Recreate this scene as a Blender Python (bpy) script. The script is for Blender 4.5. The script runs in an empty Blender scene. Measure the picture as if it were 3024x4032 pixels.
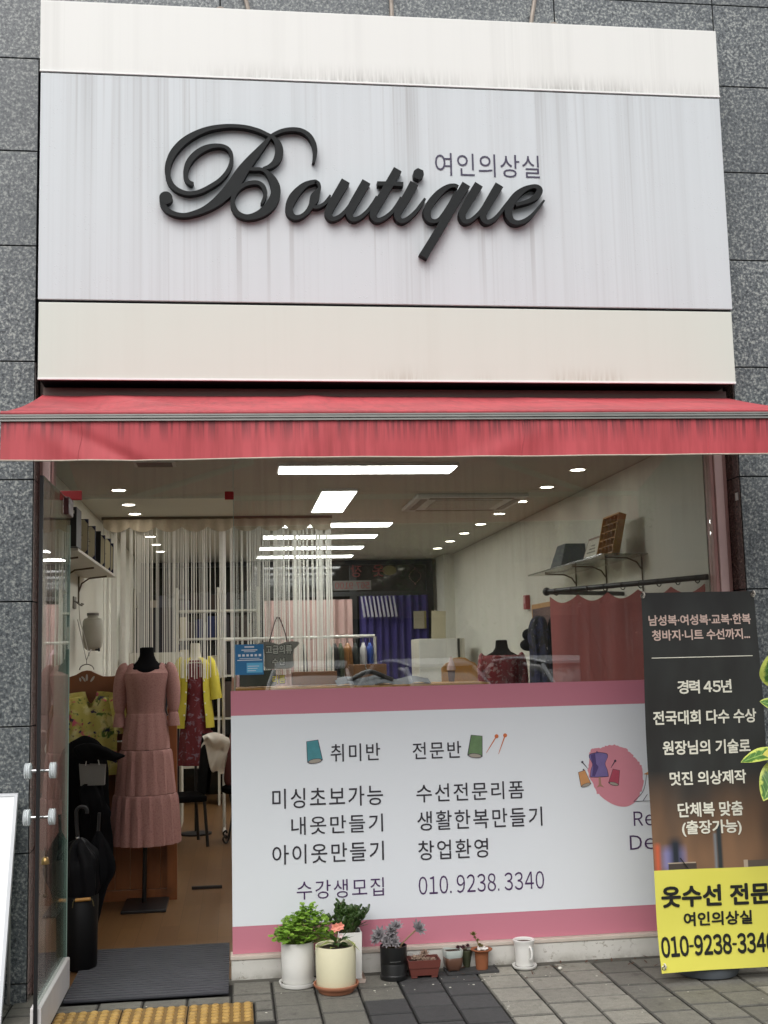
import bpy, bmesh, math, random
from mathutils import Vector, Matrix, Euler, noise as mnoise
from math import sin, cos, pi, radians as RAD

SC = bpy.context.scene
COL = SC.collection
random.seed(11)

# ------------------------------------------------------------------ camera
CAM_H, CAM_D = 1.5, 5.8255
YAW, PITCH, ROLL = -0.128617588, 0.124282148, -0.0241412582
_f = Vector((-sin(YAW) * cos(PITCH), cos(YAW) * cos(PITCH), sin(PITCH)))
_r = Vector((cos(YAW), sin(YAW), 0))
_u = _r.cross(_f)
_rr = cos(ROLL) * _r + sin(ROLL) * _u
_uu = -sin(ROLL) * _r + cos(ROLL) * _u
cd = bpy.data.cameras.new("camera")
cam = bpy.data.objects.new("camera", cd)
COL.objects.link(cam)
cam.matrix_world = Matrix(((_rr.x, _uu.x, -_f.x, 0), (_rr.y, _uu.y, -_f.y, -CAM_D), (_rr.z, _uu.z, -_f.z, CAM_H), (0, 0, 0, 1)))
cd.sensor_fit = 'VERTICAL'
cd.sensor_height = 36.0
cd.lens = 4598.6 / 4032 * 36.0
cd.clip_start, cd.clip_end = 0.05, 500
SC.camera = cam

# ------------------------------------------------------------------ light
w = bpy.data.worlds.new("World")
SC.world = w
w.use_nodes = True
nt = w.node_tree
sky = nt.nodes.new('ShaderNodeTexSky')
sky.sky_type = 'NISHITA'
sky.sun_disc = False
SUN_EL, SUN_AZ = 52.0, 200.0          # azimuth the light comes from, degrees from +Y clockwise
sky.sun_elevation = RAD(SUN_EL)
sky.sun_rotation = RAD(SUN_AZ)
sky.air_density, sky.dust_density, sky.ozone_density = 1.0, 4.0, 1.0
hs = nt.nodes.new('ShaderNodeHueSaturation')    # a grey, overcast version of that sky
hs.inputs['Saturation'].default_value = 0.18
nt.links.new(sky.outputs[0], hs.inputs['Color'])
nt.links.new(hs.outputs[0], nt.nodes['Background'].inputs[0])
nt.nodes['Background'].inputs[1].default_value = 0.15
sl = bpy.data.lights.new("sun", 'SUN')
sl.energy, sl.angle, sl.color = 0.9, RAD(70), (1.0, 0.985, 0.96)
so = bpy.data.objects.new("sun", sl)
COL.objects.link(so)
_d = Vector((sin(RAD(SUN_AZ)) * cos(RAD(SUN_EL)), cos(RAD(SUN_AZ)) * cos(RAD(SUN_EL)), sin(RAD(SUN_EL))))
so.rotation_euler = _d.to_track_quat('Z', 'Y').to_euler()
so.location = (0, -3, 9)
SC.view_settings.view_transform = 'Standard'
SC.view_settings.look = 'None'
SC.view_settings.exposure = 0.45
SC.view_settings.gamma = 1.0
SC.cycles.max_bounces = 10
SC.cycles.transparent_max_bounces = 24

# ------------------------------------------------------------------ helpers
def S(r, g, b):
    return tuple((c / 255 / 12.92) if c / 255 <= .04045 else ((c / 255 + .055) / 1.055) ** 2.4 for c in (r, g, b))

class NT:
    def __init__(self, name):
        self.m = bpy.data.materials.new(name)
        self.m.use_nodes = True
        self.t = self.m.node_tree
        self.p = self.t.nodes['Principled BSDF']
        self.out = self.t.nodes['Material Output']
    def n(self, typ, **kw):
        x = self.t.nodes.new('ShaderNode' + typ)
        for k, v in kw.items():
            setattr(x, k, v)
        return x
    def l(self, a, b):
        self.t.links.new(a, b)
    def coord(self, scale=(1, 1, 1), rot=(0, 0, 0), loc=(0, 0, 0), kind='Object'):
        tc = self.n('TexCoord'); mp = self.n('Mapping')
        mp.inputs['Scale'].default_value = scale
        mp.inputs['Rotation'].default_value = rot
        mp.inputs['Location'].default_value = loc
        self.l(tc.outputs[kind], mp.inputs[0])
        return mp.outputs[0]
    def noise(self, scale, detail=3, rough=.55, co=None, dist=0):
        x = self.n('TexNoise')
        x.inputs['Scale'].default_value = scale
        x.inputs['Detail'].default_value = detail
        x.inputs['Roughness'].default_value = rough
        x.inputs['Distortion'].default_value = dist
        self.l(co or self.coord(), x.inputs['Vector'])
        return x.outputs['Fac']
    def vor(self, scale, co=None, feat='F1', out='Distance'):
        x = self.n('TexVoronoi', feature=feat)
        x.inputs['Scale'].default_value = scale
        self.l(co or self.coord(), x.inputs['Vector'])
        return x.outputs[out]
    def ramp(self, fac, stops, interp='LINEAR'):
        x = self.n('ValToRGB')
        x.color_ramp.interpolation = interp
        e = x.color_ramp.elements
        while len(e) < len(stops):
            e.new(.5)
        for k, (p, c) in enumerate(stops):
            e[k].position = p
            e[k].color = (c, c, c, 1) if isinstance(c, (int, float)) else (*c, 1)
        self.l(fac, x.inputs[0])
        return x.outputs['Color']
    def mix(self, fac, a, b, mode='MIX'):
        x = self.n('Mix', data_type='RGBA', blend_type=mode)
        for sock, v in ((x.inputs[0], fac), (x.inputs[6], a), (x.inputs[7], b)):
            if isinstance(v, (int, float)):
                sock.default_value = v
            elif isinstance(v, tuple):
                sock.default_value = (*v, 1)
            else:
                self.l(v, sock)
        return x.outputs[2]
    def math(self, op, a, b=0.0, clamp=False):
        x = self.n('Math', operation=op, use_clamp=clamp)
        for k, v in enumerate((a, b)):
            if isinstance(v, (int, float)):
                x.inputs[k].default_value = v
            else:
                self.l(v, x.inputs[k])
        return x.outputs[0]
    def sep(self, co=None):
        x = self.n('SeparateXYZ')
        self.l(co or self.coord(), x.inputs[0])
        return x.outputs
    def mapr(self, v, a, b, c=0.0, d=1.0):
        x = self.n('MapRange')
        self.l(v, x.inputs[0])
        for k, q in enumerate((a, b, c, d)):
            x.inputs[k + 1].default_value = q
        return x.outputs[0]
    def bump(self, h, strength=.3, dist=.01):
        x = self.n('Bump')
        x.inputs['Strength'].default_value = strength
        x.inputs['Distance'].default_value = dist
        self.l(h, x.inputs['Height'])
        self.l(x.outputs[0], self.p.inputs['Normal'])
    def base(self, c):
        if isinstance(c, tuple):
            self.p.inputs['Base Color'].default_value = (*c, 1)
        else:
            self.l(c, self.p.inputs['Base Color'])
    def set(self, **kw):
        for k, v in kw.items():
            s = self.p.inputs[k.replace('_', ' ')]
            if isinstance(v, (int, float, tuple)):
                s.default_value = v
            else:
                self.l(v, s)
        return self

def M(name, col, rough=.5, metal=0.0, var=(6, .12), bump=None, spec=None):
    """plain material: a colour broken up by noise, optional bump (scale, strength)"""
    t = NT(name)
    lo = tuple(c * (1 - var[1]) for c in col)
    hi = tuple(min(1, c * (1 + var[1])) for c in col)
    t.base(t.mix(t.noise(var[0], 4), lo, hi))
    t.set(Roughness=rough, Metallic=metal)
    if spec is not None:
        t.p.inputs['Specular IOR Level'].default_value = spec
    if bump:
        t.bump(t.noise(bump[0], 3), bump[1])
    return t.m

def EM(name, col, strength):
    t = NT(name)
    t.base((.8, .8, .8))
    t.set(Emission_Color=(*col, 1), Emission_Strength=strength)
    return t.m

ORG = {}
class MB:
    def __init__(self):
        self.v, self.f, self.mi = [], [], []
        self.cur = 0
    def add(self, vs, fs):
        b = len(self.v)
        self.v += [Vector(p) for p in vs]
        self.f += [tuple(b + i for i in f) for f in fs]
        self.mi += [self.cur] * len(fs)
        return self
    def box(self, x0, x1, y0, y1, z0, z1):
        return self.add([(x0, y0, z0), (x1, y0, z0), (x1, y1, z0), (x0, y1, z0), (x0, y0, z1), (x1, y0, z1), (x1, y1, z1), (x0, y1, z1)],
                        [(0, 3, 2, 1), (4, 5, 6, 7), (0, 1, 5, 4), (1, 2, 6, 5), (2, 3, 7, 6), (3, 0, 4, 7)])
    def obox(self, c, size, rot=(0, 0, 0)):
        m = Euler(rot).to_matrix()
        c = Vector(c); h = Vector(size) / 2
        vs = [c + m @ Vector((sx * h.x, sy * h.y, sz * h.z)) for sz in (-1, 1) for sx, sy in ((-1, -1), (1, -1), (1, 1), (-1, 1))]
        return self.add(vs, [(0, 3, 2, 1), (4, 5, 6, 7), (0, 1, 5, 4), (1, 2, 6, 5), (2, 3, 7, 6), (3, 0, 4, 7)])
    def tube(self, pts, r, n=8, cap=True):
        """round tube along pts; r a number or one radius per point"""
        P = [Vector(p) for p in pts]
        R = [r] * len(P) if isinstance(r, (int, float)) else list(r)
        vs, fs = [], []
        t0 = (P[1] - P[0]).normalized()
        a = t0.orthogonal().normalized()
        for k, p in enumerate(P):
            t = ((P[min(k + 1, len(P) - 1)] - P[max(k - 1, 0)])).normalized()
            a = (a - t * a.dot(t)).normalized()
            b = t.cross(a)
            for j in range(n):
                an = 2 * pi * j / n
                vs.append(p + R[k] * (cos(an) * a + sin(an) * b))
        for k in range(len(P) - 1):
            for j in range(n):
                j2 = (j + 1) % n
                fs.append((k * n + j, k * n + j2, (k + 1) * n + j2, (k + 1) * n + j))
        if cap:
            fs.append(tuple(reversed(range(n))))
            fs.append(tuple((len(P) - 1) * n + j for j in range(n)))
        return self.add(vs, fs)
    def lathe(self, prof, c=(0, 0, 0), n=32, sx=1, sy=1, cap0=True, cap1=False):
        vs, fs = [], []
        for r, z in prof:
            for j in range(n):
                a = 2 * pi * j / n
                vs.append((c[0] + sx * r * cos(a), c[1] + sy * r * sin(a), c[2] + z))
        for k in range(len(prof) - 1):
            for j in range(n):
                j2 = (j + 1) % n
                fs.append((k * n + j, k * n + j2, (k + 1) * n + j2, (k + 1) * n + j))
        if cap0: fs.append(tuple(reversed(range(n))))
        if cap1: fs.append(tuple((len(prof) - 1) * n + j for j in range(n)))
        return self.add(vs, fs)
    def grid(self, fn, nu, nv, closed=False):
        vs = [fn(i / nu, j / nv) for j in range(nv + 1) for i in range(nu + (0 if closed else 1))]
        W = nu if closed else nu + 1
        fs = []
        for j in range(nv):
            for i in range(nu):
                i2 = (i + 1) % W
                fs.append((j * W + i, j * W + i2, (j + 1) * W + i2, (j + 1) * W + i))
        return self.add(vs, fs)
    def prism(self, poly, y0, y1):
        """2-D outline in x,z extruded along y"""
        n = len(poly)
        vs = [(x, y0, z) for x, z in poly] + [(x, y1, z) for x, z in poly]
        fs = [tuple(range(n)), tuple(reversed(range(n, 2 * n)))]
        fs += [(i, n + i, n + (i + 1) % n, (i + 1) % n) for i in range(n)]
        return self.add(vs, fs)
    def ball(self, c, r, n=10, m=7):
        rx, ry, rz = (r, r, r) if isinstance(r, (int, float)) else r
        vs, fs = [], []
        for k in range(m + 1):
            th = pi * k / m
            for j in range(n):
                a = 2 * pi * j / n
                vs.append((c[0] + rx * sin(th) * cos(a), c[1] + ry * sin(th) * sin(a), c[2] + rz * cos(th)))
        for k in range(m):
            for j in range(n):
                j2 = (j + 1) % n
                fs.append((k * n + j, (k + 1) * n + j, (k + 1) * n + j2, k * n + j2))
        return self.add(vs, fs)
    def crumple(self, amp, freq):
        for p in self.v:
            p += Vector(mnoise.noise_vector(p * freq)) * amp
        return self
    def build(self, name, mat, parent=None, smooth=False, bevel=0, local=False, weld=False):
        me = bpy.data.meshes.new(name)
        o = org(parent) if (parent and not local) else Vector((0, 0, 0))
        me.from_pydata([tuple(p - o) for p in self.v], [], self.f)
        for mt in (mat if isinstance(mat, (list, tuple)) else [mat]):
            me.materials.append(mt)
        me.polygons.foreach_set('material_index', self.mi)
        bm = bmesh.new(); bm.from_mesh(me)
        if weld:
            bmesh.ops.remove_doubles(bm, verts=bm.verts, dist=1e-5)
        bmesh.ops.recalc_face_normals(bm, faces=bm.faces)
        if bevel:
            es = [e for e in bm.edges if len(e.link_faces) == 2 and e.calc_face_angle(0) > .6]
            bmesh.ops.bevel(bm, geom=es, offset=bevel, segments=2, profile=.6, affect='EDGES', clamp_overlap=True)
        bm.to_mesh(me); bm.free()
        if smooth:
            me.polygons.foreach_set('use_smooth', [True] * len(me.polygons))
            try: me.set_sharp_from_angle(angle=RAD(48))
            except Exception: pass
        me.update()
        ob = bpy.data.objects.new(name, me)
        COL.objects.link(ob)
        if parent:
            ob.parent = parent
        return ob

def org(o):
    v = Vector((0, 0, 0))
    while o:
        v += o.location
        o = o.parent
    return v

def tag(o, label=None, cat=None, group=None, kind=None):
    if label: o['label'] = label
    if cat: o['category'] = cat
    if group: o['group'] = group
    if kind: o['kind'] = kind
    return o

def thing(name, label, cat, loc=(0, 0, 0), rz=0, group=None):
    o = bpy.data.objects.new(name, None)
    o.empty_display_size = .1
    COL.objects.link(o)
    o.location = loc
    o.rotation_euler = (0, 0, rz)
    return tag(o, label, cat, group)

def copy_tree(o, parent=None, **kw):
    c = o.copy()
    COL.objects.link(c)
    if parent:
        c.parent = parent
    for ch in o.children:
        copy_tree(ch, c)
    for k, v in kw.items():
        if k in ('loc',): c.location = v
        elif k == 'rz': c.rotation_euler = (0, 0, v)
        else: c[k] = v
    return c

FW = {c: chr(ord(c) + 0xFEE0) for c in '0123456789ABCDEFGHIJKLMNOPQRSTUVWXYZabcdefghijklmnopqrstuvwxyz'}
def _glyphs(s, bold, spacing=1.0):
    cu = bpy.data.curves.new('t', 'FONT')
    cu.body, cu.offset, cu.space_character, cu.resolution_u = s, min(bold, 0.0), spacing, 3
    ob = bpy.data.objects.new('t', cu)
    COL.objects.link(ob)
    bpy.context.view_layer.update()
    me = bpy.data.meshes.new_from_object(ob.evaluated_get(bpy.context.evaluated_depsgraph_get()))
    bpy.data.objects.remove(ob)
    vs, fs = [v.co.copy() for v in me.vertices], [tuple(p.vertices) for p in me.polygons]
    bpy.data.meshes.remove(me)
    return vs, fs

def text_mesh(s, x0, x1, z0, z1, y, mat, parent, name='lettering', bold=0.0, spacing=1.0, warp=None, mirror=False):
    """writing fitted into a box on an x,z plane facing -y"""
    if any(c in FW for c in s):         # figures and latin letters: set one by one from the wide forms, so they match the hangul face
        vs, fs, pen = [], [], 0.0
        for ch in s:
            if ch == ' ':
                pen += .22; continue
            if ch == '-':
                g, f = [Vector((0, .335, 0)), Vector((.24, .335, 0)), Vector((.24, .36, 0)), Vector((0, .36, 0))], [(0, 1, 2, 3)]
            elif ch == '.':
                g, f = [Vector((0, 0, 0)), Vector((.085, 0, 0)), Vector((.085, .09, 0)), Vector((0, .09, 0))], [(0, 1, 2, 3)]
            else:
                g, f = _glyphs(FW.get(ch, ch), bold)
            if not g: continue
            a, b = min(v.x for v in g), max(v.x for v in g)
            n = len(vs)
            vs += [Vector((v.x - a + pen, v.y, 0)) for v in g]
            fs += [tuple(n + i for i in p) for p in f]
            pen += b - a + (.085 if spacing < 1.01 else .12) * spacing
    else:
        vs, fs = _glyphs(s, bold, spacing)
    if bold > 0:        # heavier strokes: the same glyphs laid a hair apart, each copy a little proud of the last
        n0, f0, v0 = len(vs), list(fs), list(vs)
        for k in range(8):
            a = 2 * pi * k / 8
            vs += [Vector((v.x + bold * cos(a), v.y + bold * sin(a), k + 1)) for v in v0]
            fs += [tuple((k + 1) * n0 + i for i in p) for p in f0]
    ax, bx = min(v.x for v in vs), max(v.x for v in vs)
    ay, by = min(v.y for v in vs), max(v.y for v in vs)
    o = org(parent) if parent else Vector((0, 0, 0))
    out = []
    for v in vs:
        u = (v.x - ax) / (bx - ax)
        if mirror: u = 1 - u
        x = x0 + (x1 - x0) * u
        z = z0 + (z1 - z0) * (v.y - ay) / (by - ay)
        out.append(Vector((x, y - .00012 * (v.z if bold > 0 else 0) + (warp(x, z) if warp else 0), z)) - o)
    me = bpy.data.meshes.new(name)
    me.from_pydata([tuple(v) for v in out], [], fs)
    me.materials.append(mat)
    r = bpy.data.objects.new(name, me)
    COL.objects.link(r)
    if parent: r.parent = parent
    return r

def crom(pts, k=8):
    """Catmull-Rom through tuples of any length"""
    out = []
    n = len(pts)
    for i in range(n - 1):
        p0, p1, p2, p3 = pts[max(i - 1, 0)], pts[i], pts[i + 1], pts[min(i + 2, n - 1)]
        for j in range(k):
            t = j / k
            out.append(tuple(.5 * (2 * b + (c - a) * t + (2 * a - 5 * b + 4 * c - d) * t * t + (3 * b - a - 3 * c + d) * t ** 3) for a, b, c, d in zip(p0, p1, p2, p3)))
    out.append(tuple(pts[-1]))
    return out

def stroke(mb, pts, y0, y1, round_ends=False, k=7):
    """brush stroke of changing width: (x, z, half width) points on an x,z plane, extruded"""
    c = crom(pts, k)
    L, R = [], []
    for i, (x, z, h) in enumerate(c):
        a, b = c[max(i - 1, 0)], c[min(i + 1, len(c) - 1)]
        d = Vector((b[0] - a[0], b[1] - a[1]))
        d.normalize()
        L.append((x - d.y * h, z + d.x * h)); R.append((x + d.y * h, z - d.x * h))
    n = len(c)
    vs = [(x, y0, z) for x, z in L] + [(x, y0, z) for x, z in R] + [(x, y1, z) for x, z in L] + [(x, y1, z) for x, z in R]
    fs = []
    for i in range(n - 1):
        fs.append((i, i + 1, n + i + 1, n + i))
        fs.append((2 * n + i, 3 * n + i, 3 * n + i + 1, 2 * n + i + 1))
        fs.append((i, 2 * n + i, 2 * n + i + 1, i + 1))
        fs.append((n + i, n + i + 1, 3 * n + i + 1, 3 * n + i))
    fs.append((0, n, 3 * n, 2 * n)); fs.append((n - 1, 3 * n - 1, 4 * n - 1 - n + n, 2 * n - 1) if False else (n - 1, 3 * n - 1, 4 * n - 1, 2 * n - 1))
    mb.add(vs, fs)

def disc_poly(cx, cz, rx, rz, n=24, jit=0.0, rot=0.0):
    out = []
    for i in range(n):
        a = 2 * pi * i / n
        k = 1 + random.uniform(-jit, jit)
        x, z = rx * k * cos(a), rz * k * sin(a)
        out.append((cx + x * cos(rot) - z * sin(rot), cz + x * sin(rot) + z * cos(rot)))
    return out

def leaf(mb, base, d, up, length, width, fold=.15, droop=.25, n=4):
    """one leaf: a curved blade from base along d"""
    base = Vector(base); d = Vector(d).normalized(); up = Vector(up)
    side = d.cross(up)
    if side.length < 1e-3: side = d.orthogonal()
    side.normalize()
    up = side.cross(d).normalized()
    vs = []
    for k in range(n + 1):
        t = k / n
        wv = width * .5 * (sin(pi * (t ** .8)) * (1 - .25 * t) if 0 < k < n else .03)
        c = base + d * (length * t) - up * (droop * length * t * t)
        vs += [c - side * wv + up * (fold * wv), c, c + side * wv + up * (fold * wv)]
    fs = []
    for k in range(n):
        a = 3 * k
        fs += [(a, a + 1, a + 4, a + 3), (a + 1, a + 2, a + 5, a + 4)]
    mb.add(vs, fs)

def glass_mat(name, tint=(.97, .985, .98), base=.045, rough=0.0, dust=0.0):
    """thin clear pane: what is behind shows through, with a Schlick reflection on top"""
    t = NT(name)
    lw = t.n('LayerWeight'); lw.inputs[0].default_value = .5
    f5 = t.math('POWER', lw.outputs['Facing'], 5.0)
    fr = t.math('ADD', t.math('MULTIPLY', f5, 1 - base), base, True)
    tr = t.n('BsdfTransparent'); tr.inputs[0].default_value = (*tint, 1)
    gl = t.n('BsdfGlossy'); gl.inputs['Roughness'].default_value = rough
    mx = t.n('MixShader')
    thru = tr.outputs[0]
    if dust:        # rain dust dried on the pane
        df = t.n('BsdfDiffuse'); df.inputs[0].default_value = (.72, .70, .66, 1)
        m2 = t.n('MixShader')
        a = t.ramp(t.noise(1, 4, .6, t.coord((34, 1, .9))), [(.45, .15), (.75, 1.0)])
        b = t.ramp(t.noise(1.6, 4, .6), [(.40, .1), (.70, 1.0)])
        t.l(t.math('MULTIPLY', t.math('MULTIPLY', a, b), dust), m2.inputs[0])
        t.l(thru, m2.inputs[1]); t.l(df.outputs[0], m2.inputs[2])
        thru = m2.outputs[0]
    t.l(fr, mx.inputs[0]); t.l(thru, mx.inputs[1]); t.l(gl.outputs[0], mx.inputs[2])
    t.l(mx.outputs[0], t.out.inputs[0])
    return t.m

LETTERS = {
    'B': [[(-0.1856, 3.8021, 0.0103), (-0.2077, 3.8139, 0.0103), (-0.2194, 3.838, 0.0108), (-0.2193, 3.8707, 0.0113), (-0.2058, 3.912, 0.0139), (-0.1738, 3.9539, 0.0149), (-0.1324, 3.9843, 0.014), (-0.0909, 3.9994, 0.0114), (-0.0494, 4.0019, 0.0093), (-0.0184, 3.9908, 0.0088), (-0.0004, 3.9623, 0.0088), (-0.0007, 3.9184, 0.0093), (-0.0192, 3.8713, 0.0098), (-0.0558, 3.8266, 0.0103), (-0.1024, 3.7925, 0.0108), (-0.154, 3.765, 0.0103), (-0.2053, 3.7549, 0.0102), (-0.2513, 3.7666, 0.0113), (-0.2845, 3.7927, 0.0123), (-0.3023, 3.8301, 0.0128), (-0.3069, 3.8734, 0.0133), (-0.2981, 3.9172, 0.0148), (-0.274, 3.9671, 0.0169), (-0.2302, 4.0177, 0.017), (-0.1734, 4.0581, 0.0145), (-0.1111, 4.0867, 0.0119), (-0.0488, 4.101, 0.0104), (0.0137, 4.1066, 0.0089), (0.0763, 4.1022, 0.0089), (0.1337, 4.0876, 0.0089), (0.1703, 4.0711, 0.0089), (0.2015, 4.0545, 0.0095), (0.2233, 4.032, 0.0142), (0.2339, 3.9975, 0.0194), (0.2308, 3.9615, 0.0199), (0.2147, 3.9279, 0.0157), (0.1893, 3.9051, 0.0115), (0.1551, 3.8909, 0.0078)], [(0.1885, 4.0568, 0.0074), (0.2228, 4.0774, 0.0089), (0.2599, 4.0926, 0.0095), (0.3022, 4.0991, 0.01), (0.3444, 4.0939, 0.0106), (0.381, 4.0707, 0.0117), (0.4032, 4.0337, 0.0117), (0.411, 3.9951, 0.0106), (0.4084, 3.9617, 0.009), (0.401, 3.9311, 0.0063)], [(0.1884, 4.0513, 0.0074), (0.1379, 3.9872, 0.0157), (0.0877, 3.9239, 0.0229), (0.0482, 3.8679, 0.0281), (0.0113, 3.8067, 0.03), (-0.0304, 3.7565, 0.0269), (-0.0771, 3.7118, 0.0216), (-0.1287, 3.6769, 0.0154), (-0.18, 3.655, 0.0123), (-0.2261, 3.6441, 0.0107), (-0.272, 3.6494, 0.0112), (-0.3076, 3.6679, 0.0122), (-0.3289, 3.697, 0.0132), (-0.3305, 3.7212, 0.0153)], [(0.0743, 3.8879, 0.0083), (0.1108, 3.8873, 0.0089), (0.1421, 3.8872, 0.0084), (0.168, 3.8759, 0.0099), (0.1948, 3.8449, 0.0173), (0.2126, 3.8016, 0.023), (0.2121, 3.7578, 0.024), (0.1933, 3.7136, 0.0245), (0.1606, 3.6773, 0.0218), (0.1188, 3.6518, 0.0171), (0.072, 3.6419, 0.0135), (0.0308, 3.6577, 0.0129), (0.0089, 3.6924, 0.0119), (0.0056, 3.7303, 0.0103), (0.0214, 3.7688, 0.0098), (0.0527, 3.7997, 0.0104), (0.0892, 3.8155, 0.0104), (0.1257, 3.8182, 0.0104), (0.1516, 3.8025, 0.0104), (0.1632, 3.7728, 0.0094), (0.1592, 3.7427, 0.0083), (0.1454, 3.7112, 0.0062)]],
    'B_ball': [(-0.3147, 3.7286, 0.0316)],
    'o': [[(0.413, 3.8324, 0.01), (0.3676, 3.8184, 0.0131), (0.3311, 3.7891, 0.0176), (0.299, 3.7482, 0.0207), (0.2805, 3.7055, 0.0193), (0.2822, 3.6682, 0.017), (0.3043, 3.6463, 0.013), (0.3358, 3.6518, 0.0103), (0.3653, 3.675, 0.0108), (0.3884, 3.7107, 0.0144), (0.4049, 3.7511, 0.0226), (0.4189, 3.7798, 0.0136), (0.4297, 3.8013, 0.0072), (0.4241, 3.8224, 0.0081), (0.4085, 3.8323, 0.01)], [(0.3861, 3.7083, 0.0081), (0.4018, 3.7012, 0.009), (0.4244, 3.7037, 0.0086), (0.4517, 3.7195, 0.0086), (0.4726, 3.7459, 0.0077), (0.482, 3.765, 0.0041)]],
    'u': [[(0.5592, 3.8395, 0.0223), (0.5206, 3.7732, 0.0213), (0.4831, 3.7062, 0.0204), (0.4703, 3.6706, 0.0176), (0.4812, 3.647, 0.0136), (0.5001, 3.6437, 0.0109), (0.5275, 3.657, 0.01), (0.5552, 3.6845, 0.0091), (0.5832, 3.723, 0.0082)], [(0.6618, 3.8387, 0.0224), (0.6229, 3.7713, 0.0214), (0.5865, 3.7066, 0.0205), (0.5731, 3.6718, 0.0177), (0.5839, 3.6467, 0.0132), (0.6043, 3.6435, 0.0109), (0.6319, 3.6573, 0.01), (0.6644, 3.6874, 0.0091), (0.6903, 3.7235, 0.0082), (0.7118, 3.7643, 0.005)]],
    't': [[(0.82, 3.9063, 0.0217), (0.7777, 3.8326, 0.0216), (0.7336, 3.7554, 0.0211), (0.7011, 3.6978, 0.0192), (0.6912, 3.6645, 0.0169), (0.7044, 3.6436, 0.0128), (0.725, 3.6427, 0.011), (0.7551, 3.659, 0.0101), (0.7878, 3.6882, 0.0092), (0.8164, 3.7292, 0.0083), (0.832, 3.7628, 0.0051)], [(0.7156, 3.8299, 0.0105), (0.7776, 3.8307, 0.0106), (0.8457, 3.8298, 0.0106)]],
    'i': [[(0.9013, 3.8371, 0.0222), (0.8634, 3.7684, 0.0212), (0.825, 3.7057, 0.0198), (0.8116, 3.6675, 0.017), (0.8234, 3.6432, 0.0129), (0.8463, 3.6424, 0.011), (0.8743, 3.6606, 0.0101), (0.9075, 3.6936, 0.0092), (0.9362, 3.7324, 0.0083), (0.9531, 3.759, 0.0056)], [(0.9343, 3.9089, 0.0139), (0.9244, 3.887, 0.0269), (0.9121, 3.8604, 0.0139)]],
    'q': [[(1.121, 3.8213, 0.0103), (1.1027, 3.8298, 0.0093), (1.0698, 3.8222, 0.0116), (1.0318, 3.7948, 0.0158), (0.9935, 3.7532, 0.0185), (0.9667, 3.7097, 0.0194), (0.9607, 3.6763, 0.0185), (0.9719, 3.6491, 0.0134), (0.9948, 3.6411, 0.0102), (1.0182, 3.6502, 0.0093), (1.0422, 3.6784, 0.0093), (1.0811, 3.7365, 0.0102), (1.1133, 3.7971, 0.0112)], [(1.1636, 3.8383, 0.0225), (1.1193, 3.7662, 0.0214), (1.0702, 3.6838, 0.0214), (1.0164, 3.5923, 0.0213), (0.9631, 3.5061, 0.0212), (0.9351, 3.4585, 0.023)]],
    'u2': [[(1.2278, 3.8387, 0.0225), (1.1847, 3.7704, 0.0215), (1.15, 3.7097, 0.0201), (1.1377, 3.676, 0.0172), (1.1457, 3.6486, 0.013), (1.1642, 3.6443, 0.0112), (1.1902, 3.6573, 0.0103), (1.224, 3.6901, 0.0094), (1.2511, 3.7291, 0.0075)], [(1.3325, 3.8393, 0.0226), (1.2876, 3.766, 0.0216), (1.2536, 3.7076, 0.0201), (1.2421, 3.6739, 0.0173), (1.2529, 3.6484, 0.0131), (1.2715, 3.645, 0.0112), (1.2977, 3.6586, 0.0103), (1.3269, 3.688, 0.0094), (1.3567, 3.7295, 0.0075), (1.3806, 3.7637, 0.0042)]],
    'e': [[(1.4111, 3.7367, 0.009), (1.4517, 3.7488, 0.0095), (1.4901, 3.7633, 0.0118), (1.5243, 3.7893, 0.0161), (1.5378, 3.8162, 0.0162), (1.5252, 3.8338, 0.0119), (1.4977, 3.8344, 0.01), (1.4592, 3.8188, 0.0137), (1.4202, 3.7888, 0.018), (1.3904, 3.7496, 0.0203), (1.3748, 3.7107, 0.0203), (1.3759, 3.6772, 0.0179), (1.3913, 3.6518, 0.0137), (1.4193, 3.6438, 0.0113), (1.4575, 3.6563, 0.0104), (1.4965, 3.6875, 0.0085), (1.5313, 3.7283, 0.0066), (1.5603, 3.7647, 0.0048)]],
}
VINYL_DARK = [('취미반', 0.46, 0.705, 1.0002, 1.0853), ('미싱초보가능', 0.1723, 0.7136, 0.7854, 0.8805), ('내옷만들기', 0.2624, 0.7105, 0.6581, 0.7439), ('아이옷만들기', 0.1691, 0.7118, 0.5221, 0.6139), ('전문반', 0.8669, 1.1116, 0.9997, 1.081), ('수선전문리폼', 0.8799, 1.4218, 0.7891, 0.8766), ('생활한복만들기', 0.8809, 1.511, 0.6529, 0.7468), ('창업환영', 0.8815, 1.2306, 0.5121, 0.6051)]
VINYL_PURPLE = [('수강생모집', 0.2849, 0.7077, 0.3541, 0.4409), ('010. 9238. 3340', 0.8793, 1.5074, 0.349, 0.435), ('Re', 1.9818, 2.0877, 0.6307, 0.7022), ('De', 1.9559, 2.0894, 0.515, 0.586)]
SIGN_TEXT = ('여인의상실', 1.0154, 1.5541, 3.8971, 4.0168)
BANNER_WHITE = [('남성복·여성복·교복·한복', 1.9274, 2.4347, 1.6187, 1.669), ('청바지·니트 수선까지...', 1.9403, 2.4246, 1.5486, 1.5995), ('경력 45년', 2.0501, 2.3121, 1.2994, 1.3626), ('전국대회 다수 수상', 1.9299, 2.4274, 1.1582, 1.2239), ('원장님의 기술로', 1.9689, 2.3901, 1.0194, 1.0851), ('멋진 의상제작', 1.9943, 2.3606, 0.8798, 0.9435), ('단체복 맞춤', 2.0234, 2.3339, 0.7352, 0.8026), ('(출장가능)', 2.037, 2.3204, 0.6492, 0.7209)]
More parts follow.
